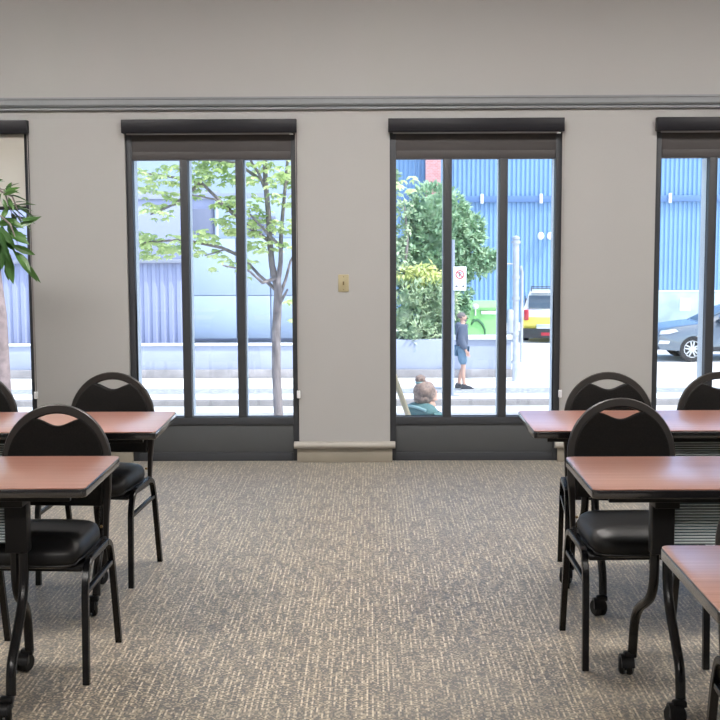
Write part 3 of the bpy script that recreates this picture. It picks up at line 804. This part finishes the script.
for (px, py, n, r) in [(145, 176, 10, .18), (175, 170, 7, .14), (182, 178, 12, .17), (160, 183, 12, .2), (140, 190, 12, .17), (170, 197, 9, .14), (152, 206, 9, .12), (160, 213, 8, .12), (172, 205, 5, .12),
                       (143, 238, 16, .16), (155, 240, 16, .16), (166, 246, 14, .15), (178, 250, 12, .13), (150, 252, 10, .12), (184, 238, 6, .1), (138, 228, 6, .1),
                       (195, 168, 16, .2), (210, 165, 16, .2), (225, 170, 18, .2), (235, 180, 14, .17), (200, 180, 14, .15), (195, 192, 8, .1), (228, 200, 14, .16), (238, 210, 12, .15), (222, 222, 8, .12),
                       (235, 228, 12, .12), (198, 232, 8, .1), (205, 238, 9, .1), (196, 250, 6, .1), (212, 252, 5, .09), (235, 262, 6, .09), (220, 258, 3, .1), (209, 268, 2, .05), (240, 268, 4, .08),
                       (250, 200, 12, .17), (258, 215, 14, .17), (250, 230, 14, .16), (265, 225, 12, .16), (272, 175, 10, .2), (285, 180, 12, .18), (288, 200, 12, .16), (285, 225, 12, .16), (250, 245, 10, .12),
                       (245, 260, 3, .1), (262, 245, 8, .12), (285, 245, 8, .12), (248, 182, 8, .15), (262, 165, 9, .15), (291, 300, 3, .07), (290, 322, 2, .05), (246, 275, 1, .05)]:
    X = (px-372)/83+1.14; Z = (356-py)/82.6
    spray((X, rnd.uniform(-.35, .3), Z), int(n*1.5), r*1.1, .105)
for k in range(70):   # crown above and beyond the window
    a = rnd.uniform(0, 2*PI); rr = rnd.uniform(.2, 1.9); spray((rr*math.cos(a)-.2, rr*math.sin(a)*.6, rnd.uniform(2.45, 3.6)), 9, .25)
for k in range(16): spray((rnd.uniform(.15, 1.5), rnd.uniform(-.6, .6), rnd.uniform(1.6, 2.6)), 8, .2)
lf.build('foliage', M_['leaf'], t, smooth=False)

t = thing('street_tree', 'thick pinkish-brown tree trunk cut by the left edge of the photo, outside the leftmost window', 'tree', (-5.13, 9, ZS-.12))
MB().tube([(0, 0, 0), (0, 0, 1.6), (-.02, 0, 2.6), (-.10, 0, 3.6), (-.3, 0, 4.6), (-.4, 0, 5.4)], [.15, .12, .115, .09, .07, .03], 12).build('trunk', M_['bark2'], t)
lf = MB()
for k in range(26):
    p = (rnd.gauss(-.6, .55), rnd.gauss(0, .6), rnd.uniform(4.4, 6)); 
    clump(lf, p, (.35, .35, .3), 60, .13, .05, rnd, surf=.2, seg=3)
lf.build('foliage', M_['leaf'], t, smooth=False)

# ------------------------------------------------------------------ street furniture
t = thing('no_parking_sign', 'white no-parking sign with a red crossed circle on a post by the kerb', 'sign', (1.83, 18.95, ZS))
MB().tube([(-.04, .03, 0), (-.04, .03, 3.4)], .036, 10).build('post', M_['signp'], t)
MB().box(-.10, .12, -.03, .09, 0, .02, .004).build('base_plate', M_['signp'], t)
MB().box(-.035, .245, -.034, -.022, 2.30, 2.82, .004).build('sign_face', M_['paper'], t)
rg = MB(); ring = [(.105+.085*math.cos(a), -.037, 2.65+.085*math.sin(a)) for a in [2*PI*k/24 for k in range(25)]]
rg.tube(ring, .011, 6, cap=False); rg.tube([(.045, -.037, 2.71), (.165, -.037, 2.59)], .009, 6); rg.build('red_circle', M_['red'], t)
pp = MB(); pp.box(.082, .098, -.039, -.034, 2.60, 2.70); pp.tube([(.094, -.037, 2.692), (.125, -.037, 2.690), (.132, -.037, 2.67), (.125, -.037, 2.65), (.094, -.037, 2.648)], .007, 6); pp.build('letter_p', M_['black'], t)
ar = MB(); 
for s, x in ((-1, .035), (1, .175)): ar.prism([(x, 2.37), (x, 2.42), (x+s*.035, 2.395)], 'y', -.037, -.033); ar.box(min(x, x-s*.03), max(x, x-s*.03), -.037, -.033, 2.388, 2.402)
ar.build('arrow', M_['black'], t)

t = thing('steel_mast', 'silver galvanised steel mast with a short side arm beside the planter wall end', 'pole', (3.50, 21.55, ZS))
MB().tube([(-.04, 0, 0), (-.05, 0, 3.38)], .075, 14).build('mast_tube', M_['galv'], t)
MB().lathe([(.11, 0), (.11, .06), (.075, .07)], 14, Matrix.Translation((-.05, 0, 3.28))).build('top_collar', M_['galv'], t)
MB().lathe([(.09, 0), (.09, .05), (.02, .09), (0, .10)], 14, Matrix.Translation((-.05, 0, 3.38))).build('cap', M_['galv'], t)
c_ = MB()
for z in (.42, 1.1, 1.95, 2.45): c_.lathe([(.095, 0), (.095, .07)], 14, Matrix.Translation((-.045, 0, z)))
c_.build('clamp_band', M_['galv'], t)
MB().tube([(.10, 0, .45), (.10, 0, 2.60), (.06, 0, 2.75)], .036, 10).build('conduit', M_['galv'], t)
MB().tube([(-.08, 0, 2.80), (-.42, 0, 2.80)], .022, 8).build('side_arm', M_['galv'], t)
MB().box(-.24, -.10, -.1, .1, 1.15, 1.72, .04).build('meter_box', M_['galv'], t)

# dumpster
t = thing('green_dumpster', 'lime green dumpster behind the planter wall with a dark curved mark and white label', 'dumpster', (2.72, 26.8, ZS-.004))
MB().prism([(-.60, .12), (.60, .12), (.72, 1.46), (-.62, 1.46)], 'x', -.92, .86, .02).build('body', M_['dump'], t)
MB().prism([(-.68, 1.47), (.74, 1.47), (.6, 1.60), (-.5, 1.58)], 'x', -.95, .90, .02).build('lid', M_['dump'], t)
MB().box(-.94, .89, -.67, -.62, 1.41, 1.47, .01).build('rim', M_['dump'], t)
q = MB().tube([(.05, -.618, 1.00), (.12, -.622, 1.12), (.24, -.625, 1.13), (.36, -.62, 1.02), (.43, -.615, .86), (.44, -.61, .70)], [.02, .04, .045, .04, .03, .02], 8); q.build('curved_mark', M_['dumpd'], t)
MB().box(.32, .74, -.66, -.615, 1.29, 1.38, .002).build('label', M_['paper'], t)
q = MB().ball((.16, -.66, 1.50), (.09, .04, .08)); q.tube([(.16, -.66, 1.46), (.16, -.66, 1.26)], .02, 6); q.build('latch', M_['conc2'], t)
for x in (-.75, .6):
    for y in (-.4, .4): MB().lathe([(.08, -.03), (.08, .03)], 12, Matrix.Translation((x, y, .08)) @ Matrix.Rotation(PI/2, 4, 'Y')).build('wheel', M_['tyre'], t)

# ------------------------------------------------------------------ cars
def wheel(parent, x, y, r, side):
    """wheel with its axle on the local y axis"""
    mt = Matrix.Translation((x, y, r)) @ Matrix.Rotation(PI/2*side, 4, 'X')
    w = MB().lathe([(r*.66, -.10), (r*.93, -.11), (r, -.08), (r, .08), (r*.93, .11), (r*.66, .10)], 32, mt, cap=False).build('wheel', M_['tyre'], parent)
    a = MB(); a.lathe([(r*.68, -.09), (r*.68, .095), (r*.60, .095), (r*.62, .02)], 32, mt, cap=False)
    MB().lathe([(r*.66, .0), (r*.1, .01), (0, .01)], 24, mt).build('brake_disc', M_['cblack'], w)
    for k in range(5):
        an = 2*PI*k/5+.3; m2 = mt @ Matrix.Rotation(an, 4, 'Z')
        for o_ in (-.16, .16):
            a.prism([(r*.08, -.022+o_*.1), (r*.64, o_*r*.9-.016), (r*.64, o_*r*.9+.016), (r*.08, .022+o_*.1)], 'z', .05, .095, mtx=m2)
    a.lathe([(r*.16, .03), (r*.16, .10), (0, .105)], 16, mt)
    a.build('rim', M_['alloy'], w); return w

def car_body(mb, prof, hw, taper_z, taper, mtx=None):
    """loft the side profile (list of (x, z)) across the width, pulling in the upper part and rounding the flanks"""
    sts = [(-1, .90), (-.985, .96), (-.93, 1.), (-.5, 1.), (0, 1.), (.5, 1.), (.93, 1.), (.985, .96), (1, .90)]
    n = len(prof); vs = []; fs = []
    cx = sum(p[0] for p in prof)/n; cz = sum(p[1] for p in prof)/n
    for s, k in sts:
        for x, z in prof:
            t_ = max(0, (z-taper_z))*taper
            X = cx+(x-cx)*(.985 if k < 1 else 1)*(1-.012*abs(s)); Z = cz+(z-cz)*(.985 if k == .96 else (.95 if k < .95 else 1))
            vs.append((X, s*(hw-t_), Z))
    for i in range(len(sts)-1):
        for j in range(n): fs.append((i*n+j, i*n+(j+1) % n, (i+1)*n+(j+1) % n, (i+1)*n+j))
    bm = bmesh.new(); V = [bm.verts.new(v) for v in vs]
    for f in fs: bm.faces.new([V[i] for i in f])
    bm.faces.new(V[:n]); bm.faces.new(V[-n:])
    bmesh.ops.recalc_face_normals(bm, faces=bm.faces[:]); bmesh.ops.triangulate(bm, faces=[f for f in bm.faces if len(f.verts) > 4])
    mb.frombm(bm, mtx); return mb

def arch(cx, r, z0, n=9):
    return [(cx-r*math.cos(PI*k/n), z0+math.sqrt(max(0, 1))*r*math.sin(PI*k/n)) for k in range(n+1)]

# dark SUV, nose to the left (local x along its length, -x = nose), its near flank at local -y
t = thing('dark_suv', 'dark blue-grey SUV seen from the side through the rightmost window, nose to the left', 'car', (10.07, 26.55, ZS-.004))
low = [(-2.28, .34), (-1.72, .30)]+[(x, z) for x, z in arch(-1.33, .40, .32)]+[(-.9, .28), (.98, .28)]+arch(1.42, .40, .32)+[(1.85, .32), (2.28, .40), (2.33, .72), (2.30, 1.02), (2.15, 1.12),
       (.95, 1.11), (-.55, 1.09), (-1.0, 1.06), (-1.55, 1.00), (-2.0, .93), (-2.22, .84), (-2.31, .68), (-2.33, .48)]
car_body(MB(), low, .93, .75, .12).build('body', M_['carb'], t, ang=45)
cab = [(-1.10, 1.04), (-.35, 1.44), (-.05, 1.55), (.35, 1.62), (1.1, 1.62), (1.75, 1.54), (2.18, 1.10), (.5, 1.06)]
car_body(MB(), cab, .84, 1.05, .42).build('roof_shell', M_['carb'], t, ang=45)
for y in (-1, 1):
    MB().prism([(-.70, 1.12), (-.22, 1.40), (.10, 1.50), (.28, 1.51), (.28, 1.12)], 'y', y*.80-.02*y, y*.83).build('side_window', M_['cglass'], t)
    MB().prism([(.36, 1.12), (.36, 1.52), (1.10, 1.52), (1.22, 1.12)], 'y', y*.80-.02*y, y*.83).build('side_window', M_['cglass'], t)
    wheel(t, -1.33, y*.80, .355, -y if y > 0 else 1); wheel(t, 1.42, y*.80, .355, -y if y > 0 else 1)
    MB().box(-.62, -.42, y*.90-.0, y*1.06, 1.08, 1.24, .04).build('wing_mirror', M_['carb'], t)
    MB().prism([(-2.24, .76), (-2.20, .86), (-1.82, .90), (-1.72, .84), (-1.98, .77)], 'y', y*.86, y*.938, .01).build('headlamp', M_['alloy'], t)
    MB().prism([(-2.27, .50), (-2.24, .60), (-1.95, .58), (-1.98, .50)], 'y', y*.87, y*.938, .01).build('fog_lamp', M_['alloy'], t)
    MB().box(-.85, .95, y*.93-.01, y*.94+.01, .30, .42, .01).build('sill', M_['cblack'], t)
    MB().tube([(-.5, y*.80, 1.58), (.3, y*.70, 1.66), (1.3, y*.70, 1.64)], .015, 6).build('roof_rail', M_['alloy'], t)
    for x in (-.05, .85): MB().box(x, x+.18, y*.93-.015, y*.93+.015, .90, .93, .004).build('door_handle', M_['alloy'], t)
MB().prism([(-1.02, 1.085), (-.36, 1.435), (-.33, 1.43), (-.98, 1.075)], 'y', -.68, .68).build('windscreen', M_['cglass'], t)
MB().box(-2.36, -2.30, -.55, .55, .45, .80, .02).build('grille', M_['cblack'], t)
MB().box(-2.34, -2.27, -.9, .9, .30, .42, .02).build('bumper', M_['cblack'], t)

# white and yellow SUV, tail towards us (local +x = nose, rotated to face away)
t = thing('white_suv', 'white and yellow SUV parked with its tail towards the windows, beside the silver mast', 'car', (6.02, 33.75, ZS-.004), PI/2-.13)
low = [(-2.25, .42), (-1.85, .34)]+arch(-1.35, .41, .34)+[(-.9, .32), (.95, .32)]+arch(1.4, .41, .34)+[(1.85, .35), (2.25, .42), (2.32, .62), (2.30, .82), (-2.30, .82), (-2.34, .60)]
car_body(MB(), low, .93, .9, .1).build('lower_body', M_['cary'], t, ang=45)
up = [(-2.28, .82), (2.30, .82), (2.22, .98), (1.9, 1.04), (1.05, 1.08), (-.0, 1.10), (-2.2, 1.10), (-2.27, 1.02)]
car_body(MB(), up, .925, .9, .1).build('upper_body', M_['carw'], t, ang=45)
cab = [(-2.22, 1.06), (1.0, 1.06), (.35, 1.50), (.0, 1.62), (-1.9, 1.62), (-2.08, 1.56)]
car_body(MB(), cab, .86, 1.05, .32).build('roof_shell', M_['carw'], t, ang=45)
MB().prism([(-2.255, 1.10), (-2.235, 1.10), (-2.12, 1.48), (-2.14, 1.50)], 'y', -.70, .70).build('rear_window', M_['cglass'], t)
for y in (-1, 1):
    MB().box(-2.35, -2.22, y*.77-.075, y*.77+.075, .72, 1.06, .03).build('tail_lamp', M_['tail'], t)
    MB().prism([(-2.0, 1.13), (-1.93, 1.48), (-.1, 1.50), (.62, 1.13)], 'y', y*.80, y*.835).build('side_window', M_['cglass'], t)
    wheel(t, -1.35, y*.80, .36, -y if y > 0 else 1); wheel(t, 1.4, y*.80, .36, -y if y > 0 else 1)
    MB().tube([(-1.9, y*.62, 1.62), (-1.85, y*.62, 1.70), (.0, y*.62, 1.70), (.1, y*.62, 1.62)], .018, 6).build('roof_rail', M_['cblack'], t)
    MB().box(.50, .66, y*.88, y*1.00, 1.06, 1.20, .04).build('wing_mirror', M_['cblack'], t)
MB().box(-2.42, -2.10, -.90, .90, .16, .46, .04).build('rear_bumper', M_['cblack'], t)
MB().box(-2.42, -2.30, -.45, .45, .46, .60, .01).build('plate_recess', M_['alloy'], t)
MB().box(-2.435, -2.41, -.30, .30, .24, .34, .003).build('licence_plate', M_['tail'], t)
MB().box(-2.22, -2.02, -.62, .62, 1.585, 1.615, .01).build('spoiler', M_['carw'], t)
r_ = MB()
for x in (-1.5, -.4): r_.tube([(x, -.62, 1.70), (x, .62, 1.70)], .016, 6)
r_.build('cross_bar', M_['cblack'], t)

# ------------------------------------------------------------------ people
def skinned(name, J, E_, m, parent, root, sub=1, loc=None):
    """J: {joint: ((x,y,z), radius)}, E_: pairs of joints; grown with Skin + Subdivision, then baked to a mesh"""
    keys = list(J); idx = {k: i for i, k in enumerate(keys)}
    me = bpy.data.meshes.new(name); me.from_pydata([J[k][0] for k in keys], [(idx[a], idx[b_]) for a, b_ in E_], []); me.update()
    o = bpy.data.objects.new(name, me); COL.objects.link(o)
    md = o.modifiers.new('skin', 'SKIN'); md.use_smooth_shade = True
    if not me.skin_vertices: raise RuntimeError('no skin layer')
    for k in keys:
        r = J[k][1]; r = r if isinstance(r, tuple) else (r, r)
        sv = me.skin_vertices[0].data[idx[k]]; sv.radius = r; sv.use_root = (k == root)
    sb = o.modifiers.new('sub', 'SUBSURF'); sb.levels = sub+1; sb.render_levels = sub+1
    dg = bpy.context.evaluated_depsgraph_get(); nm = bpy.data.meshes.new_from_object(o.evaluated_get(dg))
    o.modifiers.clear(); o.data = nm; nm.name = name
    nm.materials.clear(); nm.materials.append(m)
    nm.polygons.foreach_set('use_smooth', [True]*len(nm.polygons))
    o.parent = parent
    return o

def hand(J, E_, wrist, base, fwd, out, s=1.):
    """five-fingered relaxed hand; base = wrist position, fwd = direction of fingers, out = thumb side"""
    f = Vector(fwd).normalized(); o = Vector(out).normalized(); n = f.cross(o); b = Vector(base)
    palm = b+f*.055*s; J[base_k(wrist)+'palm'] = (tuple(palm), (.030*s, .016*s)); E_.append((wrist, base_k(wrist)+'palm'))
    for i, (off, L) in enumerate(((.030, .072), (.010, .080), (-.010, .075), (-.029, .060))):
        k0 = base_k(wrist)+'f%da' % i; k1 = base_k(wrist)+'f%db' % i; k2 = base_k(wrist)+'f%dc' % i
        J[k0] = (tuple(palm+f*.034*s+o*off*s), .0095*s); J[k1] = (tuple(palm+f*(.034+L*.55)*s+o*off*1.1*s+n*.006*s), .0088*s); J[k2] = (tuple(palm+f*(.030+L*.95)*s+o*off*1.1*s+n*.026*s), .0075*s)
        E_ += [(base_k(wrist)+'palm', k0), (k0, k1), (k1, k2)]
    k0 = base_k(wrist)+'ta'; k1 = base_k(wrist)+'tb'
    J[k0] = (tuple(b+f*.045*s+o*.040*s), .011*s); J[k1] = (tuple(b+f*.085*s+o*.055*s+n*.012*s), .009*s); E_ += [(base_k(wrist)+'palm', k0), (k0, k1)]
def base_k(w): return w+'_'

def person(name, label, loc, rz, H, clothes, pose, hairmat):
    """faces local +x; y is left"""
    t = thing(name, label, 'person', loc, rz)
    k = H/1.75; S = lambda x, y, z: (x*k, y*k, z*k)
    J = {'pel': (S(0, 0, .95), (.13*k, .105*k)), 'ab': (S(.01, 0, 1.10), (.125*k, .10*k)), 'chest': (S(.0, 0, 1.28), (.145*k, .11*k)), 'uch': (S(-.01, 0, 1.40), (.12*k, .085*k)),
         'neck': (S(.005, 0, 1.49), .052*k), 'neck2': (S(.02, 0, 1.54), .050*k), 'head': (S(.025, 0, 1.63), (.078*k, .092*k)), 'crown': (S(.01, 0, 1.695), (.062*k, .070*k)), 'chin': (S(.070, 0, 1.565), (.030*k, .032*k)), 'nose': (S(.115, 0, 1.625), .012*k)}
    E_ = [('pel', 'ab'), ('ab', 'chest'), ('chest', 'uch'), ('uch', 'neck'), ('neck', 'neck2'), ('neck2', 'head'), ('head', 'crown'), ('neck2', 'chin'), ('head', 'nose')]
    for s, n in ((1, 'l'), (-1, 'r')):
        a = pose['arm_'+n]; l = pose['leg_'+n]
        J['sh'+n] = (S(0, .175*s, 1.42), .058*k); J['el'+n] = (S(a[0][0], .215*s, a[0][1]), .043*k); J['wr'+n] = (S(a[1][0], .21*s, a[1][1]), .028*k)
        E_ += [('uch', 'sh'+n), ('sh'+n, 'el'+n), ('el'+n, 'wr'+n)]
        d = Vector((a[1][0]-a[0][0], 0, a[1][1]-a[0][1]))
        hand(J, E_, 'wr'+n, J['wr'+n][0], d, Vector((1, 0, .2)) if abs(d.normalized().x) < .7 else Vector((0, 0, 1)), k)
        J['hip'+n] = (S(0, .09*s, .90), .085*k); J['kn'+n] = (S(l[0][0], .095*s, l[0][1]), .052*k); J['ca'+n] = (S((l[0][0]*.6+l[1][0]*.4)-.015, .095*s, l[0][1]*.62+l[1][1]*.38), .052*k)
        J['an'+n] = (S(l[1][0], .095*s, l[1][1]), .034*k); J['he'+n] = (S(l[1][0]-.02, .095*s, l[1][1]-.055), .030*k); J['to'+n] = (S(l[1][0]+.15, .105*s, l[1][1]-.065), (.038*k, .022*k))
        E_ += [('pel', 'hip'+n), ('hip'+n, 'kn'+n), ('kn'+n, 'ca'+n), ('ca'+n, 'an'+n), ('an'+n, 'he'+n), ('an'+n, 'to'+n)]
    skinned('body', J, E_, M_['skin'], t, 'pel')
    # eyes, ears, mouth
    e = MB()
    for s in (-1, 1): e.ball(S(.094, .032*s, 1.645), .010*k, 6)
    e.build('eye', M_['black'], t)
    e = MB()
    for s in (-1, 1): e.ball(S(.012, .080*s, 1.63), (.018*k, .009*k, .030*k), 6)
    e.build('ear', M_['skin'], t)
    MB().ball(S(.098, 0, 1.583), (.010*k, .024*k, .006*k), 6).build('mouth', M_['tail'], t)
    def grow(nm, keys, es, m, extra, sub=0, ov={}):
        JJ = {}
        for q in keys:
            p, r = ov.get(q, J.get(q)); r = r if isinstance(r, tuple) else (r, r); JJ[q] = (p, (r[0]+extra, r[1]+extra))
        return skinned(nm, JJ, es, m, t, keys[0], 0)
    # top
    ks = ['chest', 'ab', 'pel2', 'uch', 'col']
    ov = {'pel2': (S(0, 0, .93), (.140*k, .115*k)), 'col': (S(0, 0, 1.485), (.075*k, .065*k))}
    es = [('chest', 'ab'), ('ab', 'pel2'), ('chest', 'uch'), ('uch', 'col')]
    for n in 'lr':
        ks += ['sh'+n, 'el'+n, 'wx'+n]; p1 = Vector(J['el'+n][0]); p2 = Vector(J['wr'+n][0]); ov['wx'+n] = (tuple(p1*.06+p2*.94), .034*k)
        es += [('uch', 'sh'+n), ('sh'+n, 'el'+n), ('el'+n, 'wx'+n)]
    grow('jacket', ks, es, M_[clothes['top']], .045*k, ov=ov)
    ks = ['pl']; ov = {'pl': (S(0, 0, .95), (.135*k, .11*k))}; es = []
    for n, s in (('l', 1), ('r', -1)):
        hp = Vector(J['hip'+n][0]); kn = Vector(J['kn'+n][0]); an = Vector(J['an'+n][0])
        if clothes['short']:
            ov['a'+n] = (tuple(hp), .095*k); ov['b'+n] = (tuple(hp*.12+kn*.88), .082*k); ks += ['a'+n, 'b'+n]; es += [('pl', 'a'+n), ('a'+n, 'b'+n)]
        else:
            ov['a'+n] = (tuple(hp), .095*k); ov['b'+n] = (tuple(kn), .068*k); ov['c'+n] = (tuple(an+Vector((0, 0, .03))), .052*k); ks += ['a'+n, 'b'+n, 'c'+n]; es += [('pl', 'a'+n), ('a'+n, 'b'+n), ('b'+n, 'c'+n)]
    grow('shorts' if clothes['short'] else 'trousers', ks, es, M_[clothes['legs']], .020*k, ov=ov)
    for n, s in (('l', 1), ('r', -1)):
        an = Vector(J['an'+n][0]); 
        sh = MB(); prf = [(-.075, 0), (.21, 0), (.215, .03), (.17, .065), (.06, .10), (.03, .125), (-.05, .13), (-.078, .06)]
        y = an.y; sh.prism([(an.x+p[0]*k, an.z-.095*k+p[1]*k) for p in prf], 'y', y-.042*k, y+.045*k, .012*k)
        so = sh.build('shoe', M_['shoe'], t)
        MB().box(an.x-.08*k, an.x+.215*k, y-.044*k, y+.047*k, an.z-.100*k, an.z-.082*k, .006*k).build('sole', M_['sole'], so)
    return t, J, k, S

pm = {'arm_l': ((-.03, 1.14), (.06, .90)), 'arm_r': ((-.04, 1.14), (.07, .90)), 'leg_l': ((.05, .50), (-.06, .10)), 'leg_r': ((.03, .50), (.05, .10))}
t, J, k, S = person('person', 'man in a blue-grey hoodie and denim shorts walking right on the far pavement', (2.06, 20.0, ZS), .05, 1.76, {'top': 'hood', 'legs': 'shorts', 'short': True}, pm, 'hairg')
h = MB(); h.ball(S(-.012, 0, 1.675), (.098*k, .088*k, .075*k), 14, .02, 5); h.build('hair', M_['hairg'], t)
MB().ball(S(.070, 0, 1.562), (.045*k, .052*k, .038*k), 14, .03, 6).build('beard', M_['hairg'], t)
MB().ball(S(-.075, 0, 1.46), (.075*k, .115*k, .075*k), 14, .02, 9).build('hood', M_['hood'], t)

pw = {'arm_l': ((.06, 1.16), (.22, 1.02)), 'arm_r': ((.05, 1.16), (.20, 1.00)), 'leg_l': ((.02, .50), (.0, .10)), 'leg_r': ((.02, .50), (.0, .10))}
t, J, k, S = person('person', 'person with a light brown hair bun and teal jacket just outside the window', (.485, 2.6, -1.385), .55, 1.60, {'top': 'teal', 'legs': 'trouser', 'short': False}, pw, 'hairb')
h = MB(); h.ball(S(-.025, 0, 1.655), (.108*k, .106*k, .108*k), 14, .05, 2); h.ball(S(-.052, 0, 1.60), (.080*k, .092*k, .07*k), 14, .05, 3)
MB().ball(S(-.055, 0, 1.475), (.115*k, .215*k, .085*k), 14, .03, 12).build('collar', M_['teal'], t)
h.build('hair', M_['hairb'], t)
h = MB(); h.ball(S(-.055, .02, 1.775), (.052*k, .052*k, .044*k), 14, .08, 4)
h.build('bun', M_['hairb'], t)
ring = [S(-.055+.04*math.cos(a), .02+.04*math.sin(a), 1.745) for a in [2*PI*q/16 for q in range(17)]]
MB().tube(ring, .012, 6, cap=False).build('hair_tie', M_['stripe'], t)
MB().tube([S(-.12, -.17, 1.50), S(-.15, -.08, 1.52), S(-.16, .0, 1.525), S(-.15, .08, 1.52), S(-.12, .17, 1.50)], .013, 8).build('shoulder_stripe', M_['stripe'], t)

# leaning pole
a = Vector((.097, .245, .715)); b_ = Vector((.815, 2.25, -1.43))
tag(MB().tube([a, a*.5+b_*.5, b_], [.021, .021, .021], 12).build('wooden_pole', M_['blond']), 'pale wooden pole leaning against the building outside the third window', 'pole')

# ------------------------------------------------------------------ light
w = bpy.data.worlds.new('World'); SC.world = w; w.use_nodes = True
nt = w.node_tree; bg = nt.nodes['Background']
sky = nt.nodes.new('ShaderNodeTexSky'); sky.sky_type = 'NISHITA'; sky.sun_disc = False
sky.sun_elevation = math.radians(55); sky.sun_rotation = math.radians(150); sky.air_density = 1.; sky.dust_density = 1.5
nt.links.new(sky.outputs[0], bg.inputs['Color']); bg.inputs['Strength'].default_value = .46
sd = bpy.data.lights.new('sun', 'SUN'); sd.energy = 6.2; sd.angle = math.radians(.6); sd.color = (1., .96, .90)
so = bpy.data.objects.new('sun', sd); COL.objects.link(so)
# the sun stands high behind the right side of the building, so no patch of it enters the room
dirv = Vector((-.62, .32, -1.1)); so.rotation_euler = dirv.to_track_quat('-Z', 'Y').to_euler(); so.location = (6, -10, 20)

# ------------------------------------------------------------------ camera
F = 1250.; pitch = math.atan(132/F); yaw = math.radians(.5); roll = math.radians(.23)
f = Vector((-math.sin(yaw)*math.cos(pitch), math.cos(yaw)*math.cos(pitch), -math.sin(pitch)))
r = Vector((math.cos(yaw), math.sin(yaw), 0)); u = r.cross(f)
r2 = r*math.cos(roll)-u*math.sin(roll); u2 = u*math.cos(roll)+r*math.sin(roll)
cd = bpy.data.cameras.new('camera'); cam = bpy.data.objects.new('camera', cd); COL.objects.link(cam)
cd.sensor_width = 36; cd.sensor_fit = 'HORIZONTAL'; cd.lens = F*36/720; cd.clip_end = 200
mw = Matrix(((r2.x, u2.x, -f.x, 0), (r2.y, u2.y, -f.y, -8.227), (r2.z, u2.z, -f.z, 1.55), (0, 0, 0, 1)))
cam.matrix_world = mw
SC.camera = cam
SC.view_settings.view_transform = 'Standard'; SC.view_settings.look = 'None'
SC.view_settings.exposure = 0.; SC.view_settings.gamma = 1.; SC.view_settings.use_curve_mapping = False
